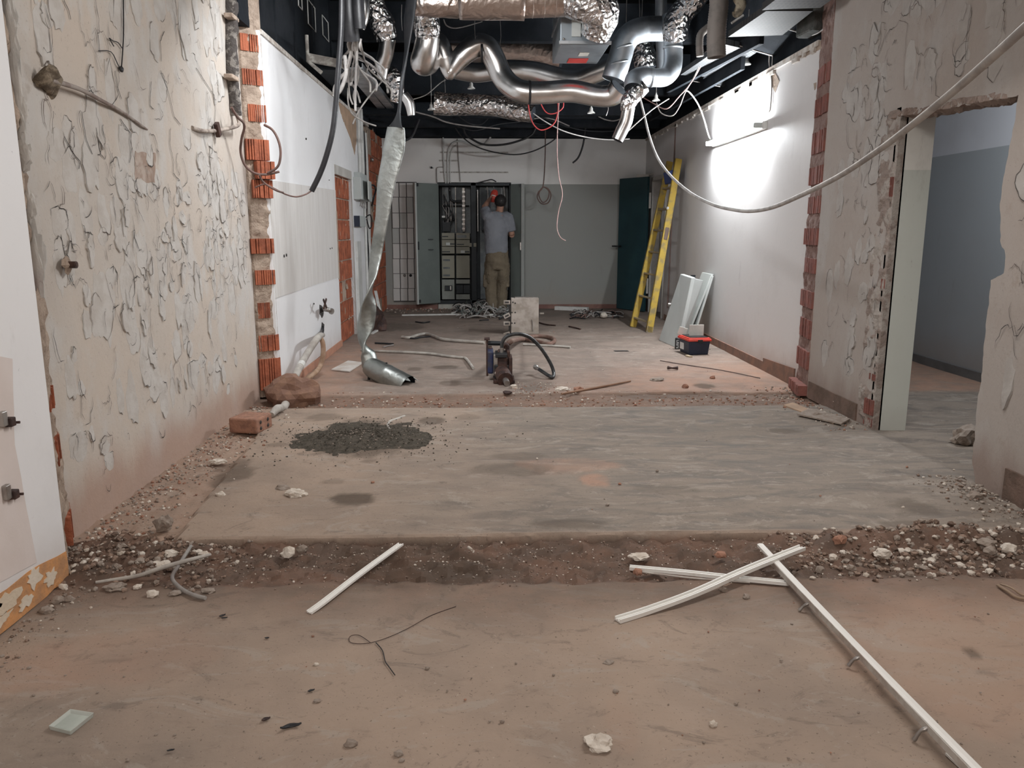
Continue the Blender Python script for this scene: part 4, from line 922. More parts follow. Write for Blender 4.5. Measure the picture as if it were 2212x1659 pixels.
# ================================================================== LAMP FEED CABLE AND OTHERS ON THE RIGHT
w = MB(); w.tube(polyline([(1383, 214, 9.0), (1392, 250, 8.9), (1403, 295, 8.6), (1420, 340, 8.2), (1447, 378, 7.7), (1490, 416, 7.0), (1540, 442, 6.2), (1585, 453, 5.6), (1622, 456, 5.2), (1668, 448, 4.7), (1730, 422, 4.2), (1810, 382, 3.7), (1890, 330, 3.25), (1960, 278, 2.9), (2060, 197, 2.5), (2150, 118, 2.2), (2212, 62, 2.02), (2270, 10, 1.9)], 5), .0125, 14, sub=8)
solo('thick_grey_cable', w, CABLE_W, 'thick grey cable sagging from the ducts past the doorway to the right edge', 'cable')
cable('lamp_cable', [(1478, 195, 8.8), (1490, 200, 8.8), (1508, 225, 8.95), (1520, 255, 9.05), (1530, 290, 9.18), (1534, 300, 9.24)], 8.9, .008, CABLE_W, 'white cable feeding the far end of the tube lamp')
w = MB(); w.tube([AX(1662, 118, XR - .02), AX(1662, 140, XR - .01), AX(1667, 175, XR - .008), AX(1665, 225, XR - .01), AX(1660, 243, XR - .01), AX(1640, 256, XR - .02)], .006, 6, sub=5); solo('lamp_cable', w, CABLE_G, 'thin grey cable running down the white wall to the near end of the tube lamp', 'cable')
cable('pink_cable', [(1527, 110, 8.3), (1510, 150, 8.4), (1488, 185, 8.5), (1470, 205, 8.6), (1440, 235, 8.7), (1410, 222, 9.0), (1385, 208, 9.2)], 8.5, .006, CABLE_P, 'pinkish cable looping under the bright perforated tray')
cable('pink_cable', [(1524, 112, 8.3), (1500, 165, 8.5), (1480, 200, 8.6), (1468, 230, 8.7), (1452, 250, 8.8), (1428, 244, 8.9), (1418, 222, 9.0)], 8.6, .006, CABLE_G, 'grey cable loop hanging lowest under the bright perforated tray')
cable('ceiling_wire', [(1358, 282, 8.4), (1380, 262, 8.4), (1410, 236, 8.5), (1445, 213, 8.6)], 8.5, .006, CABLE_G, 'straight thin wire rising right from the lowest duct end')
cable('ceiling_wire', [(1700, 62, 7.0), (1735, 72, 6.8), (1752, 76, 6.6), (1775, 66, 6.4), (1800, 40, 6.2), (1822, -20, 6.1)], 6.5, .007, CABLE_W, 'white wire sagging from the perforated tray to the top right')
cable('red_cable', [(1140, 200, 9.0), (1143, 240, 9.2), (1152, 268, 9.2), (1170, 281, 9.2), (1196, 268, 9.2), (1205, 240, 9.2), (1203, 215, 9.2), (1190, 199, 9.2), (1172, 206, 9.2), (1168, 222, 9.2), (1180, 243, 9.2), (1198, 245, 9.2), (1216, 232, 9.2), (1214, 210, 9.2), (1198, 208, 9.2), (1178, 224, 9.2)], 9.2, .007, CABLE_R, 'loose red cable coil hanging below the middle ducts')
cable('pink_cable', [(1210, 190, 9.0), (1207, 230, 9.0), (1204, 290, 9.0), (1204, 340, 9.0), (1208, 385, 9.0), (1215, 420, 9.0), (1207, 455, 9.0), (1203, 490, 9.0), (1210, 512, 9.0), (1222, 520, 9.0)], 9, .005, CABLE_P, 'long thin pink wire hanging down in front of the back wall')
cable('coiled_cable', [(1178, 262, 12.3), (1178, 300, 12.6), (1177, 350, 12.6), (1173, 402, 12.6), (1163, 415, 12.6), (1161, 428, 12.6), (1170, 440, 12.6), (1184, 438, 12.6), (1190, 422, 12.6), (1184, 408, 12.6), (1172, 405, 12.6), (1164, 420, 12.6), (1172, 437, 12.6), (1183, 430, 12.6), (1186, 414, 12.6), (1178, 405, 12.6)], 12.6, .009, CABLE_B, 'coil of brown cable hanging on a line in front of the back wall')
cable('white_cable', [(1140, 238, 9.66), (1150, 244, 9.65), (1180, 264, 9.65), (1220, 284, 9.7), (1270, 297, 9.9), (1320, 302, 10), (1360, 300, 10)], 9.6, .007, CABLE_W, 'white cable sagging right from the end of the loose foil duct')
cable('black_cable', [(998, 262, 12.3), (1005, 288, 12.3), (1022, 302, 12.3), (1045, 312, 12.3), (1080, 313, 12.3), (1115, 306, 12.3), (1150, 290, 12.3), (1160, 262, 12.3)], 12.3, .016, BLACK, 'thick black cable sagging above the cabinet')
cable('black_cable', [(980, 262, 12.3), (990, 286, 12.4), (1020, 312, 12.4), (1060, 327, 12.4), (1110, 334, 12.4), (1150, 327, 12.4), (1185, 310, 12.4), (1205, 292, 12.4), (1212, 262, 12.3)], 12.4, .010, BLACK, 'thinner black cable sagging lower above the cabinet')
cable('black_cable', [(1266, 262, 12.3), (1262, 300, 12.3), (1256, 325, 12.3), (1248, 342, 12.3), (1237, 352, 12.3)], 12.3, .014, BLACK, 'short black cable end hanging right of the sagging ones')
cable('black_cable', [(905, 258, 10.5), (892, 290, 10.4), (878, 302, 10.3), (860, 304, 10.2)], 10.4, .018, BLACK, 'black cable end curving behind the twisted metal strip')
rr = random.Random(31)
for i in range(16):
    x0_ = rr.uniform(880, 1330); y0_ = rr.uniform(170, 270); L_ = rr.uniform(60, 220)
    cable('dark_ceiling_cable', [(x0_, y0_, 11.6), (x0_ + L_ * .35, y0_ + rr.uniform(6, 26), 11.6), (x0_ + L_ * .7, y0_ + rr.uniform(4, 30), 11.7), (x0_ + L_, y0_ + rr.uniform(-14, 24), 11.8)], 11.6, .009, BLACKM if i % 3 else CABLE_G, 'dark cable strung in the shadow between the ducts and the back wall', 'cable', 'dark cables under the far end of the ceiling')
cable('ceiling_wire', [(887, 216, 9.8), (920, 205, 9.8), (950, 180, 9.8), (963, 172, 9.8)], 9.8, .006, CABLE_G, 'thin wire rising left of the loose foil duct')
cable('ceiling_wire', [(958, 42, 8.8), (966, 56, 8.8), (990, 60, 8.8), (1042, 46, 8.8)], 8.8, .007, CABLE_G, 'bent wire under the big brown duct')
cable('ceiling_wire', [(898, 242, 11), (935, 252, 11), (965, 264, 11), (1010, 272, 11), (1080, 278, 11)], 11, .010, CABLE_G, 'long wire sagging low behind the loose foil duct')

# ================================================================== LEFT PLASTER WALL: chase, pipes, wires
Xp = XLP + .012
w = MB(); P = [AX(500, -60, XLP + .03), AX(498, 40, XLP + .03), AX(500, 150, XLP + .03), AX(508, 250, XLP + .03)]
w.tube(P, [.05, .048, .05, .04], 9, True, sub=14, wob=.35, flat=.5); 
t = thing('wall_conduit', P[-1], 'dirty dark conduit bundle running down the upper left plaster wall', 'conduit')
part('conduit', w, mat('tarred_conduit', (.07, .06, .055), .8, 0, (.22, .20, .18), 22, .5, .6, bump=(40, .9, .02)), t)
for py in (38, 168):
    c0 = AX(500, py, XLP + .045); w = MB(); w.box(c0, (.06, .15, .03)); part('clamp', w, MORTAR, t, bevel=.006)
w = MB(); w.tube([AX(512, 250, XLP + .05), AX(516, 268, XLP + .06), AX(500, 276, XLP + .04), AX(470, 282, XLP + .02), AX(440, 283, XLP + .02), AX(415, 276, XLP + .005)], .013, 9, sub=5)
solo('bent_wall_pipe', w, mat('plastered_pipe', (.42, .36, .31), .9, 0, (.2, .16, .14), 14), 'plaster-crusted pipe bending left under the dark conduit', 'pipe')
w = MB(); w.box(AX(470, 280, XLP + .03), (.03, .05, .09), Matrix.Rotation(.5, 3, 'X')); solo('pipe_hook', w, RUST, 'rusty hook holding the bent pipe on the plaster wall', 'hook', bevel=.006)
w = MB(); w.tube([AX(110, 172, XLP + .05), AX(135, 180, XLP + .05), AX(175, 194, XLP + .04), AX(215, 215, XLP + .03), AX(260, 240, XLP + .015), AX(305, 271, XLP + .012), AX(318, 280, XLP)], [.012, .011, .010, .009, .008, .007, .004], 8, sub=6)
solo('slanting_cable', w, mat('old_lead_cable', (.22, .17, .15), .7, 0, (.35, .31, .28), 12), 'stiff old cable slanting down from the mortar hole on the left plaster wall', 'cable')
w = MB(); c0 = AX(104, 172, XLP + .02)
w.tube([AX(88, 155, XLP + .03), AX(104, 172, XLP + .04), AX(112, 200, XLP + .01), AX(110, 214, XLP)], [.04, .046, .026, .006], 14, True, sub=6, wob=.7, flat=.35); solo('mortar_plug', w, mat('dark_mortar_plug', (.11, .085, .06), .95, 0, (.28, .23, .17), 30, bump=(50, 1, .01)), 'rough dark mortar plug where the slanting cable leaves the wall', 'mortar')
w = MB(); w.tube([AX(266, -30, Xp), AX(267, 60, Xp), AX(265, 110, Xp), AX(262, 150, Xp)], .0032, 6, sub=4); w.tube([AX(262, 150, Xp), AX(254, 138, Xp), AX(240, 112, Xp), AX(213, 110, Xp)], .0022, 5, sub=3)
w.tube([AX(264, 104, Xp), AX(255, 92, Xp), AX(243, 88, Xp), AX(236, 82, Xp), AX(246, 100, Xp)], .0025, 5, sub=3)
solo('hanging_black_wire', w, BLACK, 'thin black wire hanging down the upper left plaster wall with a knotted end', 'wire')
w = MB(); w.rock(AX(262, 149, Xp), (.02, .03, .03), 5, flatb=False); solo('wire_knot', w, BLACK, 'black knot at the end of the hanging wire', 'knot')
w = MB(); w.prism(wob_poly([AX(292, 326, XLP + .001), AX(336, 332, XLP + .001), AX(334, 395, XLP + .001), AX(290, 392, XLP + .001)], .02, .02, 3), (.002, 0, 0)); solo('brown_glue_smear', w, mat('brown_smear', (.34, .25, .20), .9, 0, (.46, .385, .335), 12), 'square brown smear of glue on the left plaster wall', 'stain')
c0 = AX(142, 572, XLP + .02); t = thing('pipe_stub', c0, 'dark metal pipe stub sticking out of the torn left wall edge', 'pipe')
w = MB(); w.cyl(c0 + V((0, 0, 0)), c0 + V((.045, .0, 0)), .015, 12); w.cyl(c0 + V((.043, 0, 0)), c0 + V((.047, 0, 0)), .010, 10); part('stub', w, RUST, t)
w = MB(); w.rock(c0 + V((.005, 0, 0)), (.03, .07, .07), 4, amp=.6, flatb=False); part('mortar_collar', w, MORTAR, t)
for (px, py, lb_) in [(8, 905, 'upper broken metal bracket on the white wall at the left edge'), (16, 1062, 'lower broken metal bracket on the white wall at the left edge')]:
    c0 = AX(px, py, XN); t = thing('broken_bracket', c0, lb_, 'bracket', None)
    w = MB(); w.prism([c0 + V((-.002, y * .01, z * .01)) for y, z in [(-3, 4), (1, 4.4), (2, 2.4), (2.8, -1), (2.2, -3.2), (-1, -4), (-3, -2)]], (.004, 0, 0)); part('torn_hole', w, MORTAR, t)
    w = MB(); w.box(c0 + V((.01, -.02, .005)), (.018, .026, .05)); part('plate', w, STEEL, t, bevel=.003)
    w = MB(); w.box(c0 + V((.014, .008, -.012)), (.026, .028, .03)); part('plate', w, RUST, t, bevel=.003)
    w = MB(); w.cyl(c0 + V((0, .03, -.02)), c0 + V((.03, .035, -.02)), .005, 6); part('pin', w, RUST, t)

# ================================================================== LEFT FAR WALL FITTINGS
Xw = XL
c0 = AX(775, 435, Xw); t = thing('meter_box', (Xw, c0.y, c0.z), 'grey-green electrical box with a half-open lid on the white left wall', 'electrical box')
A, B = AX(762, 383, Xw), AX(788, 436, Xw)
w = MB(); w.bb((Xw, A.y, B.z), (Xw + .10, B.y, A.z)); part('body', w, BOXG, t, bevel=.006)
w = MB(); w.box((Xw + .12, (A.y + B.y) / 2 + .05, (A.z + B.z) / 2 - .01), (.016, (B.y - A.y) * .85, (A.z - B.z) * .9), Matrix.Rotation(.12, 3, 'Z')); part('lid', w, LTGREY2, t, bevel=.006)
w = MB(); w.bb((Xw, A.y + .1, A.z), (Xw + .07, B.y - .2, A.z + .07)); part('cable_entry', w, BOXG, t, bevel=.005)
for k in range(6):
    w = MB(); y = A.y + .15 + k * .09; w.tube([V((Xw + .05, y, B.z + .01)), V((Xw + .06, y + .02, B.z - .03)), V((Xw + .05 + .02 * (k % 2), y + .03 - .03 * (k % 3), B.z - .08 - .02 * (k % 2)))], .006, 5, sub=3); part('cable_tail', w, CABLE_G, t)
c0 = AX(770, 490, Xw); t = thing('small_wall_box', (Xw, c0.y, c0.z), 'small grey box with a dark left face below the grey-green electrical box', 'electrical box')
A, B = AX(764, 466, Xw), AX(779, 490, Xw)
w = MB(); w.bb((Xw, A.y, B.z), (Xw + .07, B.y, A.z)); part('body', w, BOXG, t, bevel=.004)
w = MB(); w.bb((Xw + .005, A.y - .012, B.z), (Xw + .075, A.y, A.z)); part('front_plate', w, NAVY, t, 'dark blue plate')
w = MB(); w.tube([V((Xw + .06, B.y, A.z - .02)), V((Xw + .12, B.y + .08, A.z + .02)), V((Xw + .12, B.y + .2, A.z - .1)), V((Xw + .10, B.y + .1, B.z - .02)), V((Xw + .08, B.y + .02, B.z + .1))], .008, 6, sub=5); part('cable_loop', w, BLACK, t)
for i, (y, r, lb_) in enumerate([(10.6, .022, 'first of the painted pipes right of the grey-green box'), (10.75, .03, 'thicker painted pipe beside the torn board'), (10.92, .018, 'painted pipe next to the wall gap')]):
    w = MB(); zb_ = [1.66, 1.9, .05][i]; w.cyl((Xw + r, y, zb_), (Xw + r, y, ZT + .1), r, 12); solo('painted_wall_pipe', w, PIPEW, lb_, 'pipe', loc=(Xw + r, y, zb_))
w = MB(); w.bb((Xw, 10.12, .05), (Xw + .03, 10.15, 1.15)); w.bb((Xw, 10.15, .05), (Xw + .018, 10.5, 1.15)); solo('flat_wall_duct', w, PIPEW, 'flat white cable duct standing on the white left wall near the brick recess', 'cable duct', bevel=.003)
rr = random.Random(6)
for i in range(5):
    y = 11.05 + i * .11; X_ = Xw - .02
    P = [V((X_ + .02 * rr.random(), y + .04 * rr.uniform(-1, 1), z)) for z in np.linspace(2.6, .15 + .6 * (i % 2), 9)]
    w = MB(); w.tube(P, [.014, .022, .010, .03, .012][i], 8, sub=3); solo('gap_pipe', w, [CABLE_W, BLACK, RUST, PIPEW, CABLE_G][i], ['thin pale pipe in the wall gap', 'black cable running down the wall gap', 'rusty thin pipe in the wall gap', 'thick chipped white pipe in the wall gap', 'short grey pipe deepest in the wall gap'][i], 'pipe')
w = MB(); w.tube([AX(798, 402, Xw), AX(806, 400, Xw + .05), AX(812, 408, Xw + .08), AX(808, 425, Xw + .06), AX(803, 445, Xw + .02)], .013, 7, sub=4); solo('black_cable', w, BLACK, 'black cable hook on the brick end of the left wall', 'cable')
c0 = AX(800, 345, Xw); w = MB(); w.lathe(c0, [(0, 0), (.03, .005), (.02, .02), (.035, .03), (.01, .05), (0, .05)], 10, 0, (1, 0, 0)); solo('valve_rosette', w, STEEL, 'small metal valve high in the wall gap', 'valve')
# valve cluster with torn holes and drain pipe
c0 = AX(703, 668, Xw); t = thing('wall_valve', c0, 'chrome and black water valve stub low on the white left wall', 'valve')
w = MB(); w.prism(wob_poly([AX(690, 658, Xw), AX(696, 662, Xw), AX(699, 675, Xw), AX(696, 686, Xw), AX(690, 678, Xw)], .03, .02, 2), (.003, 0, 0)); part('torn_hole', w, CREV, t)
w = MB(); w.tube([AX(699, 668, Xw), AX(705, 668, Xw + .10), AX(716, 672, Xw + .12)], [.02, .024, .018], 10, sub=4); part('body', w, STEEL, t)
w = MB(); w.cyl(AX(704, 668, Xw + .1), AX(702, 656, Xw + .12), .008, 6); part('stem', w, STEEL, t)
for r_ in (.5, -.6):
    w = MB(); w.box(AX(702, 656, Xw + .12), (.014, .16, .022), Matrix.Rotation(r_, 3, 'X')); part('handle_bar', w, RUST, t, bevel=.004)
w = MB(); w.cyl(AX(714, 672, Xw + .12), AX(718, 673, Xw + .14), .03, 8); part('nut', w, STEEL, t)
w = MB(); w.prism([AX(695, 696, Xw), AX(700, 701, Xw), AX(699, 712, Xw), AX(694, 710, Xw)], (.004, 0, 0)); solo('wall_hole', w, CREV, 'torn dark hole in the white wall under the valve', 'hole')
t = thing('drain_hose', AX(690, 728, Xw), 'pale bent hose leaning from the white left wall down to the floor rubble', 'hose')
w = MB(); P = [AX(697, 724, Xw + .02), AY(688, 728, 6.95), AY(668, 757, 6.75), AY(652, 785, 6.55), AY(637, 815, 6.3), AY(628, 845, 6.05), AY(614, 878, 5.75), AY(600, 900, 5.5), AY(588, 915, 5.4)]
P[-1].z = .03; P[-2].z = .05
w.tube(P, [.024, .03, .03, .03, .03, .03, .03, .03, .02], 12, sub=6); part('hose', w, CORRG, t)
w = MB(); w.tube([P[3], P[3].lerp(P[4], .25)], .032, 12); part('tape_wrap', w, WHITEPL, t, 'white tape wrap')
w = MB(); w.tube([AY(690, 727, 7.0), AY(697, 740, 7.0), AY(698, 765, 7.0), AY(692, 790, 7.0), AY(678, 808, 6.85), AY(660, 820, 6.7), AY(645, 824, 6.62)], [.018, .022, .022, .022, .022, .02, .016], 10, sub=6); solo('brown_pipe', w, mat('brown_old_pipe', (.30, .19, .12), .75, 0, (.40, .28, .2), 12), 'brown curved pipe running from the pale hose down into the clay mound', 'pipe')
w = MB(); w.tube([AX(697, 706, Xw + .01), AX(697, 716, Xw + .03), AX(691, 724, Xw + .06)], .014, 7, sub=3); solo('black_cable', w, BLACK, 'short black rubber end above the pale hose', 'cable')
# clay mound and brick
g = F(625, 880); w = MB(); w.rock((g.x - .02, 5.98, .05), (.42, .36, .30), 3, 0, 3, .28); solo('clay_mound', w, mat('terracotta_mound', (.25, .145, .10), .95, 0, (.20, .115, .085), 12, bump=(60, .6, .008)), 'rounded terracotta mound at the foot of the torn left brick edge', 'mound')
c0 = F(551, 932); t = thing('loose_brick', c0, 'broken red hollow brick lying against the left plaster wall', 'brick')
rot = Matrix.Rotation(-.25, 3, 'Z'); w = MB(); w.box(c0 + V((-.03, .02, .055)), (.20, .20, .10), rot); part('block', w, STONER, t, bevel=.012)
for i in range(2):
    for j in range(2):
        w = MB(); q = c0 + V((-.03, .02, .055)) + rot @ V((.101, -.05 + i * .09, -.02 + j * .04)); w.lathe(q, [(0, .002), (.012, .002), (.012, 0)], 8, 0, rot @ V((1, 0, 0))); part('hole', w, CREV, t)

# ================================================================== CABINET IN THE BACK WALL
FY = YB - .03
def pbox(px0, py0, px1, py1, Y0, Y1, w=None, mi=0):
    a, b2 = AY(px0, py0, FY), AY(px1, py1, FY); w = w or MB(); w.bb((a.x, Y0, b2.z), (b2.x, Y1, a.z), mi); return w
t = thing('switchgear_cabinet', (AY(1022, 660, FY).x, FY, 0), 'tall double electrical cabinet with black frame standing open in the back wall', 'electrical cabinet')
w = MB()
for (a0, b0, a1, b1) in [(946, 395, 951, 660), (1100, 397, 1104, 660), (1017, 395, 1030, 656), (946, 395, 1104, 401), (946, 649, 1104, 657)]: pbox(a0, b0, a1, b1, FY, FY + .42, w)
pbox(948, 399, 1102, 655, FY + .36, FY + .42, w); part('frame', w, CAB_BLACK, t, 'black frame', bevel=.004)
w = MB(); A, B = AY(947, 657, FY), AY(1104, 667, FY); w.bb((A.x, FY - .01, 0), (B.x, FY + .4, A.z)); part('plinth', w, PLINTH, t, 'pale plinth', bevel=.004)
part('back_plate', pbox(953, 402, 1016, 505, FY + .30, FY + .32), CAB_IN, t)
part('back_plate', pbox(1036, 402, 1098, 655, FY + .30, FY + .32), CAB_IN, t)
pan = [(954, 503, 983, 518), (954, 518, 983, 533), (954, 533, 983, 549), (954, 552, 983, 602), (985, 503, 1016, 518), (985, 518, 1016, 533), (985, 533, 1016, 549), (985, 552, 1016, 602)]
for q in pan: part('panel', pbox(q[0], q[1], q[2] - 1, q[3] - 1, FY + .03, FY + .05), CREAM, t, 'cream cover panel', bevel=.004)
for q in [(954, 604, 983, 648), (985, 604, 1016, 614), (985, 636, 1016, 648)]: part('panel', pbox(q[0], q[1], q[2] - 1, q[3] - 1, FY + .03, FY + .05), CREAM_G, t, 'grey cover panel', bevel=.004)
for q in [(986, 616, 1000, 634), (1001, 616, 1015, 634)]: part('dark_window', pbox(*q, FY + .04, FY + .05), CAB_BLACK, t)
for q in [(955, 510, 968, 512), (955, 543, 972, 545), (987, 527, 1002, 529), (987, 508, 1007, 514), (957, 560, 972, 564), (957, 577, 972, 581), (957, 593, 972, 597)]: part('slot', pbox(*q, FY + .024, FY + .03), CAB_IN if q[3] - q[1] > 2 else CAB_BLACK, t)
for (px, py) in [(967, 527), (999, 544)]:
    part('switch_lever', pbox(px - 4, py - 3, px + 5, py + 3, FY + .01, FY + .03), LTGREY2, t); part('switch_lever', pbox(px + 5, py - 1, px + 15, py + 1, FY + .01, FY + .03), CAB_BLACK, t)
t2 = part('main_switch', pbox(961, 617, 977, 628, FY + .0, FY + .03), CAB_BLACK, t, 'black rotary switch', bevel=.004)
part('switch_knob', pbox(972, 618, 975, 626, FY - .02, FY + .0), STEEL, t2)
for px in (1016, 1026): part('latch', pbox(px - 3, 525, px + 3, 533, FY - .02, FY), CREAM, t, 'cream latch')
for (px, y0_, y1_) in [(1001, 405, 500), (1052, 405, 445), (1085, 405, 445)]:
    part('busbar', pbox(px - 3, y0_, px + 3, y1_, FY + .12, FY + .2), CAB_IN if px != 1001 else COPPER, t)
rr = random.Random(2)
for k in range(9):
    part('terminal', pbox(998, 412 + k * 10, 1004, 416 + k * 10, FY + .09, FY + .12), STEEL, t)
for (px, py) in [(958, 443), (976, 443)]: part('rail', pbox(955, py, 1013, py + 2, FY + .2, FY + .22), STEEL, t)
part('rail', pbox(982, 403, 985, 502, FY + .15, FY + .2), COPPER, t)
part('rail', pbox(1031, 410, 1033, 500, FY + .02, FY + .05), STEEL, t)
part('module', pbox(956, 480, 972, 500, FY + .10, FY + .2), BLACKM, t)
part('module', pbox(1039, 410, 1060, 498, FY + .10, FY + .2), CAB_BLACK, t)
part('terminal_light', pbox(954, 466, 961, 470, FY + .06, FY + .1), WHITEPL, t, 'bright white terminal')
for k in range(8):
    P = [AY(rr.uniform(956, 972), rr.uniform(404, 440), FY + .12)]
    for j in range(3): P.append(AY(rr.uniform(954, 982), rr.uniform(440, 490), FY + .08 + rr.random() * .08))
    w = MB(); w.tube(P, .008, 6, sub=4); part('wire', w, BLACK if k % 2 else CABLE_G, t)
w = MB(); w.tube([AY(971, 404, FY + .15), AY(972, 425, FY + .1), AY(978, 434, FY + .1), AY(998, 434, FY + .1)], .018, 8, sub=4); part('wire', w, BLACK, t)
for (px) in (1052, 1066, 1088):
    w = MB(); w.tube([AY(px, 404, FY + .1), AY(px + 2, 425, FY + .06), AY(px - 2, 446, FY + .1)], .012, 6, sub=3); part('wire', w, CABLE_G, t)
for k in range(7): part('module', pbox(1090, 520 + k * 16, 1098, 531 + k * 16, FY + .05, FY + .1), CREAM_G if k % 2 else CAB_IN, t)
def cab_door(hx, hy0, hy1, fx, Yf, name_lb, slots):
    A, B = AY(hx, hy0, FY), AY(hx, hy1, FY); E_ = AY(fx, (hy0 + hy1) / 2, Yf)
    h0, h1 = V((A.x, FY - .01, 0)), V((E_.x, Yf, 0)); d = (h1 - h0); n_ = V((d.y, -d.x, 0)).normalized() * .028
    if n_.y > 0: n_ = -n_
    z0_, z1_ = B.z, A.z
    w = MB(); w.prism([h0 + V((0, 0, z0_)), h1 + V((0, 0, z0_)), h1 + V((0, 0, z1_)), h0 + V((0, 0, z1_))], n_)
    o = part('door', w, CAB_GREEN, t, name_lb, bevel=.004)
    dn = d.normalized()
    w = MB(); w.prism([h1 + V((0, 0, z0_)), h1 + dn * .03 + V((0, 0, z0_)), h1 + dn * .03 + V((0, 0, z1_)), h1 + V((0, 0, z1_))], n_ * 1.6); part('edge_profile', w, LTGREY2, o)
    w = MB(); q = h1 - dn * .02 + n_ * 1.2; w.box(q + V((0, 0, (z0_ + z1_) / 2 - .02)), (.03, .02, .13)); part('handle', w, STEEL if not slots else CAB_BLACK, o, bevel=.005)
    for zz_ in (z1_ - .03, z0_ + .05): w = MB(); w.box(q + V((0, .01, zz_)), (.04, .02, .05)); part('corner_lock', w, CAB_BLACK, o)
    if slots:
        for zz_ in (.54, .455):
            w = MB(); q = h0.lerp(h1, .5) + n_ * 1.02; w.box(q + V((0, 0, z0_ + (z1_ - z0_) * zz_)), (.16, .006, .014)); part('slot', w, CAB_BLACK, o)
cab_door(945, 397, 654, 899, 12.86, 'grey-green door opened to the left', True)
cab_door(1105, 398, 656, 1129, 12.99, 'grey-green door opened to the right', False)
for (pl, r, lb_) in [([(957, 297), (958, 340), (961, 380), (963, 396)], .014, 'left white pipe above the cabinet'), ([(968, 396), (967, 340), (972, 316), (985, 306), (1000, 307), (1020, 315), (1045, 312), (1060, 296)], .014, 'bent white pipe above the cabinet arching to the right'),
        ([(973, 396), (972, 345), (977, 322), (988, 312)], .008, 'thinner white pipe beside the bent one'), ([(988, 300), (990, 340), (993, 375), (994, 392)], .007, 'thin dark line dropping onto the cabinet'), ([(944, 395), (943, 372), (945, 362), (960, 361)], .007, 'thin bent conduit at the top left corner of the cabinet')]:
    w = MB(); w.tube([p + V((0, 0, 0)) for p in polyline(pl, YB - .02)], r, 8, sub=5); solo('conduit_pipe', w, PIPEW if r > .0075 else CABLE_G, lb_, 'pipe')
w = MB(); w.tube(polyline([(1030, 396, 13.0), (1048, 391, 12.98), (1062, 388, 12.98), (1072, 393, 12.98)], 13), .009, 6, sub=4); solo('black_cable', w, BLACK, 'small black cable lying on top of the cabinet', 'cable')
for (px, py, lb_) in [(852, 362, 'dark hook on the back wall left above the tiles'), (932, 362, 'dark hook on the back wall just left of the pipes')]:
    c0 = AY(px, py, YB - .01); w = MB(); w.box(c0, (.025, .03, .03)); w.cyl(c0, c0 + V((.03, -.03, -.01)), .005, 6); solo('wall_hook', w, BLACKM, lb_, 'hook')
for (px, py, lb_) in [(874, 595, 'grey round knob on the white tiles'), (887, 595, 'black round socket on the white tiles')]:
    c0 = AY(px, py, YB - .016); w = MB(); w.lathe(c0, [(0, .02), (.018, .018), (.024, 0)], 12, 0, (0, -1, 0)); solo('tile_socket', w, BLACK if 'black' in lb_ else STEEL, lb_, 'socket')

# ================================================================== WORKER
PY = 12.42
t = thing('person', (AY(1076, 670, PY).x, PY, 0), 'person in grey-white t-shirt and khaki work trousers seen from behind, working at the open cabinet', 'person')
def B3(px, py, dy=0): return AY(px, py, PY + dy)
def hand(w, wrist, dirv, palmn, curl=.6, spread=.35, side=1):
    d = V(dirv).normalized(); n_ = V(palmn); n_ = (n_ - d * n_.dot(d)).normalized(); s_ = d.cross(n_) * side
    w.tube([wrist - d * .02, wrist + d * .03, wrist + d * .075, wrist + d * .095], [.026, .036, .041, .034], 10, True, flat=[.8, .5, .45, .4], twist=None)
    for k, (o, L) in enumerate([(-.030, .068), (-.010, .078), (.010, .074), (.029, .058)]):
        b0 = wrist + d * .088 + s_ * o; dd = (d + s_ * o * spread * 6).normalized(); P = [b0]; ang = 0
        for seg in (.45, .32, .23):
            ang += curl * (.7 if seg > .4 else 1); P.append(P[-1] + (dd * math.cos(ang) + n_ * math.sin(ang)) * L * seg)
        w.tube(P, [.0095, .0088, .008, .0068], 7)
    b0 = wrist + d * .03 - s_ * .035; w.tube([wrist + d * .015 - s_ * .015, b0, b0 + d * .03 - s_ * .02 + n_ * .012, b0 + d * .055 - s_ * .018 + n_ * .03], [.013, .012, .0105, .008], 7)
w = MB()
hip = B3(1074, 566)
w.tube([hip, B3(1073, 540), B3(1072, 515), B3(1072, 492), B3(1074, 472), B3(1078, 458, .02)], [.14, .125, .135, .155, .13, .06], 18, sub=3, flat=[.8, .75, .72, .7, .65, .9])
w.tube([B3(1078, 466, .02), B3(1080, 452, .04), B3(1081, 446, .05)], [.062, .056, .055], 12, sub=2)
w.rock(B3(1081, 436, .06), (.150, .188, .215), 2, 0, 3, .03, False)
w.rock(B3(1081, 438, .16), (.025, .03, .03), 2, 0, 2, .1, False)         # nose
for px in (1071.2, 1090.8): w.rock(B3(px, 438, .05), (.018, .035, .055), 4, 0, 2, .1, False)   # ears
ls, rs_ = B3(1053, 467), B3(1098, 470)
le, lw = B3(1046, 448, .13), B3(1058, 430, .33)
re_, rw = B3(1106, 508, .02), B3(1097, 502, .27)
w.tube([B3(1066, 466), ls, ls.lerp(le, .5), le], [.07, .062, .05, .043], 12, sub=3); w.tube([le, le.lerp(lw, .4), lw], [.044, .042, .028], 12, sub=3)
w.tube([B3(1084, 468), rs_, rs_.lerp(re_, .5), re_], [.07, .062, .05, .044], 12, sub=3); w.tube([re_, re_.lerp(rw, .4), rw], [.044, .041, .028], 12, sub=3)
hand(w, lw, lw - le + V((0, .05, .02)), (1, .2, -.2), .75, side=1); hand(w, rw, rw - re_, (-.3, .2, -1), .4, side=-1)
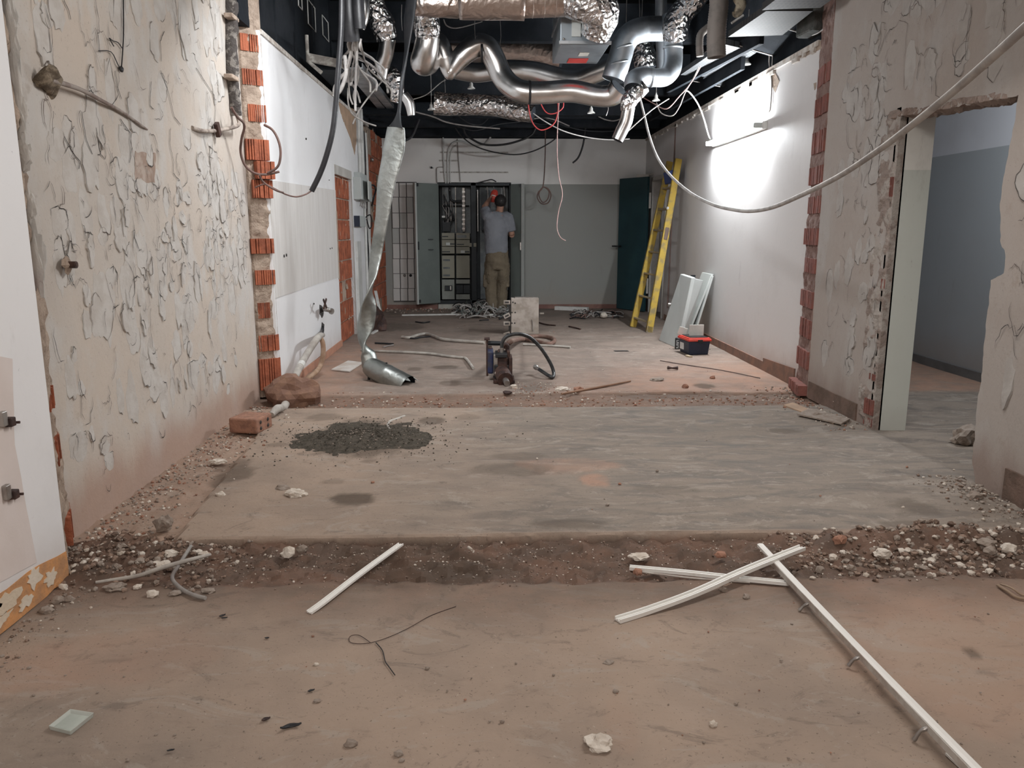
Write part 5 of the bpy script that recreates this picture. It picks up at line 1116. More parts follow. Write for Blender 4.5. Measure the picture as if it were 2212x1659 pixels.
for sx, hp, kn, an in [(-1, B3(1061, 572), B3(1059, 615, .03), B3(1061, 660)), (1, B3(1087, 572), B3(1085, 615, .03), B3(1083, 662))]:
    w.tube([hp, hp.lerp(kn, .5), kn, kn.lerp(an, .35), an], [.088, .075, .055, .052, .038], 12, sub=3)
bo = bpy.data.objects.new('body', fuse(w, .0075, 3)); COL.objects.link(bo); bo.data.materials.append(SKIN)
for v in bo.data.vertices: v.co -= V(t.location)
bo.parent = t
def cloth(name, w, vox, m, amp, sc, lb_=None):
    me = fuse(w, vox, 6)
    for v in me.vertices:
        k = mnoise.noise(V((v.co.x * sc, v.co.y * sc, v.co.z * sc * .8))) + .5 * mnoise.noise(V((v.co.x * sc * 2.3, v.co.y * sc * 2.3, v.co.z * sc * 3))); v.co += v.normal * (amp * k) - V(t.location)
    me.materials.append(m); o = bpy.data.objects.new(name, me); COL.objects.link(o); o.parent = t
    if lb_: o['label'] = lb_
    return o
w = MB()
w.tube([B3(1073, 547), B3(1072, 532), B3(1072, 512), B3(1072, 490), B3(1073, 476), B3(1076, 466, .01), B3(1078, 459, .02)], [.182, .18, .18, .195, .19, .13, .078], 22, sub=4, flat=[.72, .72, .7, .66, .62, .62, .9])
w.tube([B3(1062, 468), ls, ls.lerp(le, .5), ls.lerp(le, .75)], [.09, .088, .082, .08], 14, sub=3); w.tube([B3(1088, 470), rs_ + V((.0, 0, 0)), rs_.lerp(re_, .5), rs_.lerp(re_, .78)], [.09, .088, .08, .08], 14, sub=3)
cloth('tshirt', w, .012, SHIRT, .010, 13)
w = MB()
w.tube([B3(1074, 537), B3(1074, 550), B3(1074, 566), B3(1074, 582)], [.165, .175, .185, .17], 20, sub=3, flat=[.72, .78, .8, .75])
for sx, P in [(-1, [B3(1062, 568), B3(1060, 592), B3(1059, 615, .03), B3(1060, 640, .02), B3(1062, 660), B3(1062, 667)]), (1, [B3(1087, 568), B3(1086, 592), B3(1085, 615, .03), B3(1084, 640, .02), B3(1083, 660), B3(1083, 667)])]:
    w.tube(P, [.108, .104, .088, .086, .084, .078], 16, sub=4)
    q = P[2] + V((sx * .085, -.0, .06)); w.box(q, (.05, .15, .19)); 
cloth('trousers', w, .012, TROUS, .013, 15)
w = MB(); w.rock(B3(1081, 434, .045), (.185, .215, .205), 2, 0, 3, .06, False); cloth('hair', w, .009, HAIR, .004, 40)
for (px, lb_) in ((1062, None), (1083, None)):
    w = MB(); c0 = B3(px, 670); c0.z = .045; w.tube([c0 + V((0, -.08, .0)), c0 + V((0, .02, .012)), c0 + V((0, .12, -.005)), c0 + V((0, .19, -.012))], [.04, .048, .045, .03], 12, sub=3, flat=.8); cloth('shoe', w, .009, SHOE, .001, 10)
hd = lw + (lw - le).normalized() * .1
t3 = thing('red_hand_tool', hd + V((.06, .02, .0)), 'red hand tool with a pale stripe held up by the person beside the head', 'tool')
c0 = B3(1067, 423, .40); t3.location = c0
w = MB(); w.tube([c0 + V((-.02, 0, -.10)), c0 + V((-.01, 0, -.02)), c0 + V((.01, .03, .04)), c0 + V((.03, .06, .06))], [.03, .05, .06, .04], 14, sub=4); part('casing', w, REDPL, t3)
w = MB(); w.box(c0 + V((0, -.072, .0)), (.06, .012, .010), Matrix.Rotation(.2, 3, 'Y')); part('stripe', w, WHITEPL, t3)
w = MB(); w.cyl(c0 + V((.03, .06, .05)), c0 + V((.05, .16, .08)), .014, 8); part('tip', w, BLACKM, t3)

# ================================================================== RIGHT REAR: door, ladder, panels, toolbox
hx, fx_ = F(1397, 676), F(1334, 663); fx_.x = 2.23; 
h0 = V((XR - .06, 12.50, .012)); h1 = V((2.23, 13.06, .012)); A = AY(1345, 388, h1.y).z
h1 = V((AY(1336, 660, 13.06).x, 13.06, .012))
t = thing('open_door', h0, 'dark teal door standing open at the far end of the right wall', 'door')
d = (h1 - h0).normalized(); n_ = V((-abs(d.y), d.x, 0)).normalized() * .045
if n_.y > 0: n_ = -n_
w = MB(); w.prism([h0, h1, h1 + V((0, 0, A)), h0 + V((0, 0, A))], n_); part('leaf', w, DKGREEN, t, bevel=.004)
for z in (.3, 1.62):
    w = MB(); w.bb((h0.x - .012, h0.y - .06, z), (h0.x + .02, h0.y - .03, z + .24)); part('hinge', w, FRAMEW, t, 'pale hinge', bevel=.004)
w = MB(); q = h1 - d * .08 + n_ * 1.1; q.z = 1.03; w.tube([q, q + n_ * 1.4, q + n_ * 1.6 - d * .02, q + n_ * 1.6 + d * .13], .013, 8, sub=2); part('lever_handle', w, BLACKM, t)
w = MB(); q = h0.lerp(h1, .2); q.z = A + .03; w.box(q + n_ * .5, (.20, .05, .04), Matrix.Rotation(-.5, 3, 'Z')); w.cyl(q, q + V((.14, -.1, .03)), .012, 6); part('door_closer', w, FRAMEW, t)
w = MB()
for y in (11.55, 12.49): w.bb((XR - .02, y, 0), (XR + .12, y + .06, 2.08))
w.bb((XR - .02, 11.55, 2.03), (XR + .12, 12.55, 2.09)); struct('door_1', w, [FRAMEW], label='pale frame of the open teal door')
w = MB(); w.bb((XR + .12, 11.3, 0), (XR + .9, 11.35, 2.4)); w.bb((XR + .88, 11.3, 0), (XR + .9, 12.9, 2.4)); w.bb((XR + .12, 12.85, 0), (XR + .9, 12.9, 2.4)); w.bb((XR + .1, 11.3, 2.35), (XR + .9, 12.9, 2.4)); struct('wall_corridor', w, [WHITE])
w = MB(); q = AX(1459, 285, XR - .006)
w.tube([V((XR - .006, q.y, 2.68)), V((XR - .01, q.y, 1.8)), V((XR - .006, q.y + .03, 1.0)), V((XR - .02, q.y + .02, .2))], .010, 6, sub=4); solo('wall_conduit', w, CABLE_B, 'thin brown conduit running down the right wall behind the ladder', 'conduit')

t = thing('ladder', F(1383, 711), 'worn yellow wooden ladder leaning against the right wall by the teal door', 'ladder')
fL, fR = F(1367, 706), F(1402, 718); tL, tR = AX(1451, 348, XR - .10), AX(1463, 343, XR - .07)
tL = AY(1447, 349, 11.0); tR = AY(1466, 343, 10.45)
wd = (tR - tL).normalized(); L_ = (tR - fR).normalized()
def stile(a, b2):
    e = (b2 - a).normalized(); s1 = e.cross(wd).normalized() * .042; s2 = wd * .034; w = MB()
    n = 10; ch = [a - s1 - s2, a + s1 - s2, a + s1 + s2, a - s1 + s2]
    w.prism(ch, b2 - a)
    return w
part('stile', stile(fL, tL), YELLOW, t, bevel=.008); so = part('stile', stile(fR, tR), YELLOW, t, bevel=.008)
w = MB(); w.add(*(lambda W: (W.v, W.f))(stile(fR, fR.lerp(tR, .035)))); part('foot_cap', w, WOODGR, t)
w = MB(); a_ = fR.lerp(tR, .53); b_ = fR.lerp(tR, .60); w.tube([a_, b_], .046, 10, flat=.9); part('brown_tape_wrap', w, mat('brown_tape', (.16, .11, .09), .7), t)
for k in range(8):
    f_ = [.055, .19, .325, .455, .585, .71, .835, .93][k]; a_ = fL.lerp(tL, f_); b_ = fR.lerp(tR, f_)
    if k == 7: continue
    w = MB(); s1 = L_ * .012; s2 = L_.cross(wd).normalized() * .028; w.prism([a_ - s1 - s2, a_ + s1 - s2, a_ + s1 + s2, a_ - s1 + s2], b_ - a_); part('rung', w, WOODGR, t, bevel=.004)
w = MB(); a_ = fL.lerp(tL, .90); b_ = fR.lerp(tR, .90); w.box((a_ + b_) / 2, (.10, .38, .16), Matrix.Rotation(-.2, 3, 'Y')); part('top_bracket', w, BLUE, t, 'dark blue cloth or bracket', bevel=.01)
w = MB(); w.lathe(fR.lerp(tR, .715) + V((-.04, -.03, 0)), [(0, .004), (.018, .003), (.02, 0)], 10, 0, (-.7, -.7, .2)); part('paint_spot', w, WHITEPL, t)

def slab(P, ext, m, name, label, **k):
    w = MB(); w.prism(P, ext); return solo(name, w, m, label, 'metal panel', **k)
t = thing('enamel_panel', F(1460, 745), 'light grey enamelled metal cover leaning on the right wall, the front one', 'metal panel')
bl_, br_ = F(1423, 735), F(1462, 752); tl_, tr_ = AY(1470, 592, 9.05), AY(1494, 600, 8.65)
br2 = F(1478, 745); tr2 = AY(1519, 606, 8.85)
w = MB(); e = V((.05, .03, 0))
w.prism([bl_, br_, tr_, tl_], e, 0); part('front_sheet', w, LTGREY, t, bevel=.006)
w = MB(); w.prism([br_ + V((.002, -.002, 0)), br2, tr2, tr_ + V((.002, -.002, 0))], (.0, .05, 0)); part('side_sheet', w, LTGREY, t, bevel=.004)
w = MB(); w.cyl(bl_.lerp(tl_, .55) + V((-.03, 0, 0)), bl_.lerp(tl_, .55) + V((.0, 0, 0)), .02, 8); part('latch', w, STEEL, t)
w = MB(); w.box(tl_.lerp(tr2, .55) + V((0, 0, .015)), (.05, .03, .03)); part('top_catch', w, BLACKM, t)
bl_, br_ = F(1487, 722), F(1499, 724); tl_, tr_ = AX(1523, 611, XR - .06), AX(1530, 611, XR - .01)
a_, b_, c_, d_ = V((2.27, 9.35, 0)), V((2.27, 8.95, 0)), V((XR - .04, 8.95, .80)), V((XR - .04, 9.35, .80))
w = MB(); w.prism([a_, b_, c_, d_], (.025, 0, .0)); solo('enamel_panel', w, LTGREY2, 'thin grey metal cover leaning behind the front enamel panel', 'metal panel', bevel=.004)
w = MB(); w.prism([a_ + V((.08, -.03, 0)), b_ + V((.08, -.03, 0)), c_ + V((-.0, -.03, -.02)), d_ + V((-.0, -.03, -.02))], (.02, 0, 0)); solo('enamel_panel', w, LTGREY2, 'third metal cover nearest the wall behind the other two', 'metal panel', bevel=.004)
w = MB(); g = F(1500, 735)

c0 = F(1463, 754); t = thing('spray_can', c0, 'small black and white printed can standing beside the toolbox', 'can')
w = MB(); w.lathe(c0, [(0, 0), (.027, 0), (.028, .004), (.028, .118), (.024, .124), (0, .124)], 20); part('can', w, BLACK, t)
w = MB()
for k in range(5):
    z = .018 + k * .019; w.box(c0 + V((-.006, -.0285, z + .006)), (.026, .002, .004), Matrix.Rotation(.0, 3, 'Y')); w.box(c0 + V((-.006 + (.010 if k % 2 else -.010), -.0285, z)), (.005, .002, .013)); 
    if k % 3 != 1: w.box(c0 + V((-.006, -.0285, z - .003)), (.026, .002, .0035))
part('printed_letters', w, WHITEPL, t, 'white upright lettering')
c0 = F(1506, 767); c0.y += .0; t = thing('toolbox', c0 + V((0, .12, 0)), 'navy toolbox with red rim standing open on the floor at the right wall', 'toolbox')
cx, cy = c0.x, c0.y + .14
w = MB(); rot = Matrix.Rotation(.12, 3, 'Z')
def tb(c, d_, mi=0, w_=None, taper=1): (w_ or w).box(V((cx, cy, 0)) + rot @ V(c), d_, rot, mi, taper)
w.box(V((cx, cy, .075)), (.21, .28, .15), rot, 0, 1.12); part('body', w, NAVY, t, bevel=.012)
w = MB(); tb((0, 0, .158), (.255, .33, .024)); tb((0, 0, .172), (.235, .31, .02)); part('rim', w, REDPL, t, 'red rim', bevel=.006)
w = MB(); tb((0, 0, .185), (.19, .26, .006)); part('inside', w, BLACK, t)
w = MB(); q = V((cx, cy, 0)) + rot @ V((.02, .0, .245)); w.box(q, (.16, .012, .12), rot); part('lid_flap', w, CARD, t, 'beige lid flap standing up', bevel=.004)
w = MB(); q = V((cx, cy, 0)) + rot @ V((-.09, .12, .22)); w.box(q, (.10, .012, .09), Matrix.Rotation(.3, 3, 'Y') @ rot); part('lid_flap', w, CARD, t, bevel=.004)
w = MB(); q = V((cx, cy, 0)) + rot @ V((-.113, .06, .075)); w.box(q, (.004, .11, .07), rot); part('sticker', w, WHITEPL, t)
w = MB(); tb((0, -.168, .15), (.05, .012, .03)); part('clasp', w, BLACKM, t)
w = MB(); c1 = F(1488, 771); w.box(c1 + V((0, 0, .008)), (.035, .09, .015), Matrix.Rotation(.3, 3, 'Z')); solo('wood_chip', w, mat('pale_wood', (.48, .38, .26), .8), 'small pale wood piece lying in front of the toolbox', 'wood piece', bevel=.002)
# floor drain
t = thing('floor_drain', F(1342, 759), 'row of dark floor drain slots in the far room floor', 'drain')
for k in range(10):
    w = MB(); c0 = F(1328 + k * 3.1, 758.5); w.box(c0 + V((0, 0, .0035)), (.010, .075, .002), Matrix.Rotation(.1, 3, 'Z')); part('slot', w, CREV, t)

# ================================================================== FLOOR THINGS, FAR ROOM
c0 = F(1135, 722); t = thing('battered_metal_box', c0, 'battered upright zinc box with hinge plates on its left side, standing behind the machine', 'metal box')
A, B = AY(1104, 722, c0.y), AY(1164, 644, c0.y)
w = MB(); w.bb((A.x, c0.y, 0), (B.x, c0.y + .13, B.z)); part('body', w, ZINC, t, bevel=.006)
w = MB(); w.bb((A.x + .05, c0.y + .01, B.z), (B.x - .01, c0.y + .12, B.z + .012)); part('top_flange', w, STEEL, t)
for (px, py) in [(1108, 653), (1113, 655), (1106, 675), (1113, 675), (1106, 698), (1112, 698)]:
    w = MB(); w.lathe(AY(px, py, c0.y - .001), [(0, .003), (.009, .002), (.01, 0)], 8, 0, (0, -1, 0)); part('hole', w, CREV, t)
for i, (py, r_) in enumerate([(653, 0), (682, -.45), (699, 0), (722, -.3)]):
    q = AY(1095, py, c0.y + .02); w = MB(); m3 = Matrix.Rotation(r_, 3, 'Y')
    w.box(q, (.085, .012, .052), m3); h_ = part('hinge_plate', w, ZINC, t, bevel=.003)
    w = MB(); w.box(q + V((0, -.007, 0)), (.05, .004, .022), m3); part('slot', w, CREV, h_)
w = MB(); w.bb((A.x - .03, c0.y + .02, .04), (A.x, c0.y + .05, B.z - .05)); part('hinge_bar', w, CREV, t)
w = MB(); w.tube([AY(1149, 690, c0.y - .004), AY(1151, 715, c0.y - .004)], .008, 5); part('weld_seam', w, STEEL, t)

c0 = F(1078, 815); t = thing('hydraulic_machine', (c0.x, c0.y, 0), 'rusty dark hydraulic machine with blue tank, bare shaft and two hoses standing on the floor', 'machine')
def mbx(px0, py0, px1, py1, Y0, Y1, m, nm, lb_=None, bv=.006):
    a, b2 = AY(px0, py0, Y0), AY(px1, py1, Y0); w = MB(); w.bb((a.x, Y0, max(.004, b2.z)), (b2.x, Y1, a.z)); return part(nm, w, m, t, lb_, bevel=bv)
mbx(1050, 734, 1055, 812, 6.98, 7.02, RUST, 'side_plate', None, .003)
mbx(1046, 731, 1058, 735, 6.96, 7.04, RUST, 'plate_cap', None, .003)
mbx(1055, 751, 1063, 758, 6.9, 7.02, RUST, 'lug')
mbx(1053, 759, 1066, 808, 6.76, 7.0, NAVYST, 'tank', 'dark blue tank', .014)
mbx(1066, 766, 1077, 812, 6.72, 6.86, STEEL, 'grey_plate', 'scratched grey plate', .006)
mbx(1075, 772, 1097, 812, 6.70, 6.92, RUST, 'motor_body', None, .014)
mbx(1070, 765, 1096, 773, 6.68, 6.9, BLACKM, 'manifold', None, .006)
mbx(1095, 758, 1102, 806, 6.74, 6.98, RUST, 'guard_plate', None, .010)
mbx(1099, 772, 1107, 818, 6.70, 6.9, RUST, 'guard_plate', None, .010)
w = MB(); w.cyl(AY(1052, 741, 7.0), AY(1088, 742, 7.0), .021, 14); part('handle_bar', w, BLACKM, t)
w = MB(); w.tube([AY(1094, 765, 6.85), AY(1097, 748, 6.85), AY(1090, 744, 6.85), AY(1084, 756, 6.85), AY(1082, 770, 6.85)], .016, 8, sub=4); part('lifting_fork', w, RUST, t)
w = MB(); w.tube([AY(1074, 768, 6.8), AY(1080, 755, 6.82)], .013, 8); part('strut', w, RUST, t)
hx_ = AY(1089, 815, 6.62); w = MB(); ax = V((.18, -1, -.25)).normalized()
w.cyl(hx_ - ax * .10, hx_ + ax * .06, .068, 24); part('gear_housing', w, RUST, t, bevel=.01)
w = MB(); w.box(hx_ - ax * .12 + V((0, .02, 0)), (.13, .10, .13)); part('gear_mount', w, BLACKM, t, bevel=.01)
w = MB(); w.cyl(hx_ + ax * .05, hx_ + ax * .13, .026, 14); part('shaft', w, STEEL, t, 'bare bright shaft')
w = MB(); w.cyl(AY(1072, 806, 6.66), AY(1072, 806, 6.74), .014, 8); part('bolt', w, STEEL, t)
for px in (1073, 1104): w = MB(); q = AY(px, 822, 6.7); w.bb((q.x - .03, 6.62, .003), (q.x + .03, 6.86, .03)); part('foot', w, RUST, t, bevel=.004)
w = MB(); w.cyl(AY(1083, 773, 6.78), AY(1084, 751, 6.78), .017, 12); part('hose_fitting', w, STEEL, t, 'bright steel fitting')
P = polyline([(1084, 753, 6.78), (1085, 740, 6.78), (1093, 728, 6.78), (1110, 722, 6.8), (1130, 723, 6.84), (1150, 733, 6.88), (1172, 757, 6.9), (1190, 787, 6.9), (1196, 805, 6.88)], 6.8) + [F(1194, 815, .02), F(1186, 812, .03), F(1172, 803, .05), F(1163, 797, .06)]
w = MB(); w.tube(P, .0155, 12, sub=14, rib=.07); ho = part('hose', w, HOSEBK, t, 'black braided hose'); e_ = P[-1]; e2 = (P[-1] - P[-2]).normalized()
w = MB(); w.tube([e_ - e2 * .02, e_ + e2 * .04, e_ + e2 * .045, e_ + e2 * .075], [.017, .017, .024, .022], 12); part('end_fitting', w, STEEL, ho)
P = [AY(1091, 750, 6.9), AY(1098, 742, 6.95), AY(1108, 736, 7.1), F(1125, 733, .05), F(1150, 735, .03), F(1170, 740, .025), F(1185, 743, .025), F(1196, 739, .025), F(1196, 732, .025), F(1180, 727, .025), F(1160, 726, .025), F(1140, 728, .025)]
w = MB(); w.tube(P, .023, 12, sub=12, rib=.06); part('hose', w, HOSEBR, t, 'brown dusty hose coiled behind')

def fl(name, pl, r, m, label, cat, z=None, sub=6, n=7, group=None, wob=0):
    w = MB(); rm = max(r) if isinstance(r, list) else r
    w.tube([F(q[0], q[1], (q[2] if len(q) > 2 else rm + .002)) for q in pl], r, n, sub=sub, wob=wob); return solo(name, w, m, label, cat, group)
fl('floor_conduit', [(868, 728), (885, 729), (905, 723), (922, 721), (940, 727), (958, 733), (1000, 737), (1046, 740)], .018, CORRG, 'pale corrugated conduit lying across the far floor left of the machine', 'conduit')
fl('floor_conduit', [(1130, 744), (1170, 746), (1205, 748), (1232, 750)], .013, CORRG, 'straight pale rod continuing right behind the hoses', 'rod', sub=2)
fl('floor_conduit', [(780, 756), (830, 759), (880, 761), (930, 764), (965, 769), (992, 772), (1004, 773), (1012, 781), (1022, 795)], .014, CORRG, 'long pale conduit nearest the hanging metal tube, hooked at its right end', 'conduit')
fl('cable_scrap', [(872, 729), (895, 731), (912, 728), (930, 727)], .010, BLACK, 'dark cable scrap beside the pale corrugated conduit', 'cable')
fl('cable_scrap', [(810, 741), (832, 742), (850, 743)], .010, BLACKM, 'thin dark rod on the floor left of the pale conduits', 'rod')
fl('cable_scrap', [(850, 745), (838, 747), (828, 750)], .008, CABLE_G, 'small stick near the thin dark rod', 'stick')
fl('cable_scrap', [(898, 695), (914, 697), (928, 695)], .010, BLACK, 'curved dark cable bit in front of the left cabinet door', 'cable')
fl('cable_scrap', [(1036, 692), (1045, 691), (1056, 691)], .009, BLACKM, 'short dark piece in front of the cabinet', 'cable')
fl('cable_scrap', [(1165, 697), (1180, 701), (1200, 703)], .010, RUST, 'brown rod on the floor right of the zinc box', 'rod')
fl('cable_scrap', [(1229, 705), (1243, 708), (1254, 711)], .010, RUST, 'short brown stick further right of the zinc box', 'stick')
fl('brown_stick', [(1213, 851), (1290, 837), (1362, 823)], [.009, .010, .007], mat('brown_stick_m', (.30, .18, .12), .9), 'long brown stick pointing right of the machine on the rubble strip', 'stick', sub=3)
fl('floor_wire', [(1426, 779), (1480, 788), (1560, 800), (1642, 817)], .004, RUST, 'long thin wire stretched on the floor near the toolbox', 'wire', sub=3, n=5)
fl('bone_shaped_scrap', [(1443, 794), (1452, 795), (1464, 795)], [.018, .008, .018], RUST, 'small bone-shaped rusty scrap near the right side of the far floor', 'scrap', sub=4)
fl('curved_tube_piece', [(874, 899), (858, 905), (842, 911), (838, 921), (845, 931), (858, 938)], .010, CORRG, 'curved pale tube bit behind the dark sand heap', 'tube')
def strip_box(name, a, b2, wd_, h, m, label, cat='trim strip', za=0, zb=0):
    A, B = F(*a), F(*b2); A.z, B.z = za, zb; d = (B - A); s_ = d.cross(V((0, 0, 1))).normalized() * wd_ / 2; w = MB(); w.prism([A - s_, A + s_, B + s_, B - s_], (0, 0, h)); return solo(name, w, m, label, cat, bevel=.002)
strip_box('white_trim', (868, 682), (1003, 680), .05, .02, WHITEPL, 'long white strip lying in front of the left cabinet door')
strip_box('white_trim', (1200, 669), (1270, 672), .10, .06, WHITEPL, 'short white block of trunking at the foot of the back wall')
strip_box('white_trim', (803, 722), (832, 706), .035, .02, WHITEPL, 'white strip lying on the floor by the brick end of the left wall')
strip_box('white_trim', (829, 668), (858, 666), .05, .02, STONEW, 'pale splinter near the foot of the tiles')
strip_box('white_trim', (1166, 678), (1175, 678), .05, .02, STONEW, 'tiny pale piece right of the zinc box')
w = MB(); A, B = F(828, 710), AX(812, 620, XL + .1); B = AY(811, 628, 11.2); w.prism([A + V((-.02, 0, 0)), A + V((.02, 0, 0)), B + V((.02, 0, 0)), B + V((-.02, 0, 0))], (0, .015, 0)); solo('white_trim', w, WHITEPL, 'white strip leaning against the brick end of the left wall', 'trim strip')
P = [F(716, 800, .004), F(755, 804, .004), F(784, 785, .004), F(752, 781, .004)]; w = MB(); w.prism(P, (0, 0, .012)); solo('white_board', w, mat('dusty_white_board', (.62, .58, .54), .6, 0, (.5, .42, .36), 6), 'white board lying flat left of the hanging metal tube', 'board', bevel=.002)
w = MB(); g = F(806, 712); w.rock((g.x, g.y, .08), (.34, .5, .42), 7, 0, 3, .45); solo('rubble_heap', w, RUST, 'dark lump of rubble at the foot of the wall gap', 'rubble')
w = MB(); g = F(892, 666); w.rock((g.x, g.y + .25, .05), (.16, .14, .2), 9, 0, 2, .4); solo('brick_chunk', w, STONER, 'red-brown brick chunk standing below the left cabinet door', 'brick')
# wire clippings
rr = random.Random(8)
def tangle(cx0, cx1, cy0, cy1, n, label, mats_, seed, zmax=.14):
    rr = random.Random(seed); w = MB()
    for _ in range(n):
        px, py = rr.uniform(cx0, cx1), rr.uniform(cy0, cy1); g = F(px, py); a = rr.uniform(0, PI); L = rr.uniform(.06, .3); hz0 = rr.uniform(.008, zmax) * math.exp(-((px - (cx0 + cx1) / 2) / (cx1 - cx0) * 2) ** 2)
        d = V((math.cos(a), math.sin(a) * .6, 0)) * L / 2; q = V((rr.uniform(-.05, .05), rr.uniform(-.05, .05), rr.uniform(0, .05)))
        w.tube([V((g.x, g.y, hz0 + .006)) - d, V((g.x, g.y, hz0 + .01)) + q, V((g.x, g.y, .008 + hz0 * rr.random())) + d], rr.choice([.006, .008, .011]), 5, sub=3, mi=rr.randrange(len(mats_)))
    return solo('wire_clippings', w, mats_, label, 'cable scraps', kind='stuff')
tangle(985, 1112, 666, 690, 170, 'heap of grey wire clippings at the feet of the person', [CABLE_G, BLACKM, CABLE_W, CAB_GREEN], 1, .16)
tangle(1240, 1335, 677, 690, 60, 'loose tangle of dark wires on the right of the far floor', [BLACKM, CABLE_B, CABLE_G], 2, .05)
w = MB(); g = F(1304, 688); w.rock((g.x, g.y, .045), (.11, .11, .10), 3, 0, 2, .15); solo('pale_cup', w, STONEW, 'pale round lump in the dark wire tangle', 'lump')
for i, (px, py, a, L, m_, lb_) in enumerate([(998, 676, .3, .35, CABLE_W, 'pale cable piece at the left of the wire heap'), (1062, 684, -.2, .30, WHITEPL, 'white cable piece in front of the wire heap'), (1092, 688, .5, .22, BLACK, 'black cable piece at the right of the wire heap'), (1030, 686, .1, .3, CABLE_G, 'grey cable piece in the middle front of the wire heap')]):
    g = F(px, py, .02); d = V((math.cos(a), math.sin(a), 0)) * L / 2; w = MB(); w.tube([g - d, g + V((0, 0, .03)), g + d], .014, 7, sub=4); solo('cable_scrap', w, m_, lb_, 'cable')

# ================================================================== FOREGROUND STRIPS AND SCRAPS
def channel(name, pts, wd_, h, m, label, t_=.0025, zs=None, mi=None, lip=None):
    """U-section trim along floor points"""
    P = [F(q[0], q[1], (q[2] if len(q) > 2 else .002)) for q in pts]
    prof = [(-wd_ / 2, 0), (-wd_ / 2, h), (-wd_ / 2 + t_ * 2, h), (-wd_ / 2 + t_ * 2, h * .45), (-wd_ * .1, h * .45), (-wd_ * .06, h * .75), (wd_ * .06, h * .75), (wd_ * .1, h * .45), (wd_ / 2 - t_ * 2, h * .45), (wd_ / 2 - t_ * 2, h), (wd_ / 2, h), (wd_ / 2, 0)]
    w = MB(); n = len(prof); vs = []
    Q = []
    for i in range(len(P) - 1):
        p0, p1, p2, p3 = P[max(i - 1, 0)], P[i], P[i + 1], P[min(i + 2, len(P) - 1)]
        for k in range(5):
            u = k / 5; Q.append(.5 * ((2 * p1) + (p2 - p0) * u + (2 * p0 - 5 * p1 + 4 * p2 - p3) * u * u + (3 * p1 - p0 - 3 * p2 + p3) * u ** 3))
    Q.append(P[-1])
    for i, p in enumerate(Q):
        d = Q[min(i + 1, len(Q) - 1)] - Q[max(i - 1, 0)]; s_ = d.cross(V((0, 0, 1))).normalized(); up = s_.cross(d).normalized()
        for (a, b2) in prof: vs.append(p + s_ * a + up * b2)
    fs = [(i * n + k, (i + 1) * n + k, (i + 1) * n + (k + 1) % n, i * n + (k + 1) % n) for i in range(len(Q) - 1) for k in range(n)]
    w.add(vs, fs); w.add(vs[:n], [tuple(range(n))]); w.add(vs[-n:], [tuple(range(n))[::-1]])
    return w
w = channel('', [(668, 1325), (700, 1302, .01), (780, 1240, .012), (866, 1177, .012)], .026, .008, TRIMW, '')
solo('white_trim', w, TRIMW, 'single white trim strip lying aslant on the left of the rubble strip', 'trim strip')
w = channel('', [(1334, 1343), (1400, 1322, .004), (1500, 1285, .02), (1600, 1240, .035), (1690, 1203, .045), (1733, 1186, .05)], .032, .014, TRIMW, '')
solo('white_trim', w, TRIMW, 'curved white channel strip crossing over the other two strips on the right', 'trim strip')
w = channel('', [(1360, 1229, .004), (1480, 1240, .006), (1600, 1253, .006), (1703, 1263, .006)], .024, .013, TRIMW, '')
t = thing('white_trim', F(1530, 1248), 'white channel strip lying nearly level under the curved one', 'trim strip'); part('channel', w, TRIMW, t)
w = MB(); w.tube([F(1375, 1234, .003), F(1480, 1247, .004), F(1560, 1254, .004), F(1620, 1258, .008)], .0035, 6, sub=4); part('split_edge', w, TRIMD, t, 'brown split-off edge')
t = thing('white_trim', F(1860, 1430), 'longest white strip running to the bottom right corner, propped on its clips', 'trim strip')
zA, zB = .035, .05
w = MB(); A, B = F(1641, 1180, zA), F(2130, 1690, zB); d = (B - A).normalized(); s_ = d.cross(V((0, 0, 1))).normalized() * .011; N_ = 20; mid = []
for i in range(N_ + 1): mid.append(A.lerp(B, i / N_) + V((0, 0, -.006 * math.sin(PI * i / N_))))
vs = []
for p in mid: vs += [p - s_ * 1.1, p - s_ * 1.1 + V((0, 0, .012)), p + s_ * .2 + V((0, 0, .013)), p + s_ + V((0, 0, .010)), p + s_]
w.add(vs, [(i * 5 + k, i * 5 + (k + 1) % 5, (i + 1) * 5 + (k + 1) % 5, (i + 1) * 5 + k) for i in range(N_) for k in range(5)]); w.add(vs[:5], [(0, 1, 2, 3, 4)]); w.add(vs[-5:], [(4, 3, 2, 1, 0)])
part('strip', w, TRIMW, t)
w = MB(); q0 = A.lerp(B, .06); w.prism([q0 + s_ * 1.05 + V((0, 0, .006)), B + s_ * 1.05 + V((0, 0, .006)), B + s_ * 1.05 - V((0, 0, .014)), q0 + s_ * 1.05 - V((0, 0, .014))], s_ * .2); part('side_face', w, TRIMD, t, 'dusty side face')
for (px, py) in [(1757, 1315), (1868, 1434), (2013, 1588)]:
    c0 = F(px, py, .03); best = min(mid, key=lambda p: (p - c0).length); q = best + s_ * .9
    e_ = V((-.032, .004, -.02)); w = MB(); w.tube([q, q + e_ * .3, q + e_ * .6, q + V((e_.x, e_.y, -q.z + .006))], [.003, .006, .004, .006], 7, sub=4, rib=.15); part('screw_plug', w, STEEL, t, 'screw with plug')
w = MB(); q = B - d * .02; w.bb((q.x - .01, q.y - .01, 0), (q.x + .01, q.y + .01, q.z)); part('end_prop', w, TRIMD, t)
w = channel('', [(2046, 1630), (2110, 1690)], .012, .006, TRIMW, ''); solo('white_trim', w, TRIMW, 'short white splinter beside the longest strip at the bottom edge', 'trim strip')
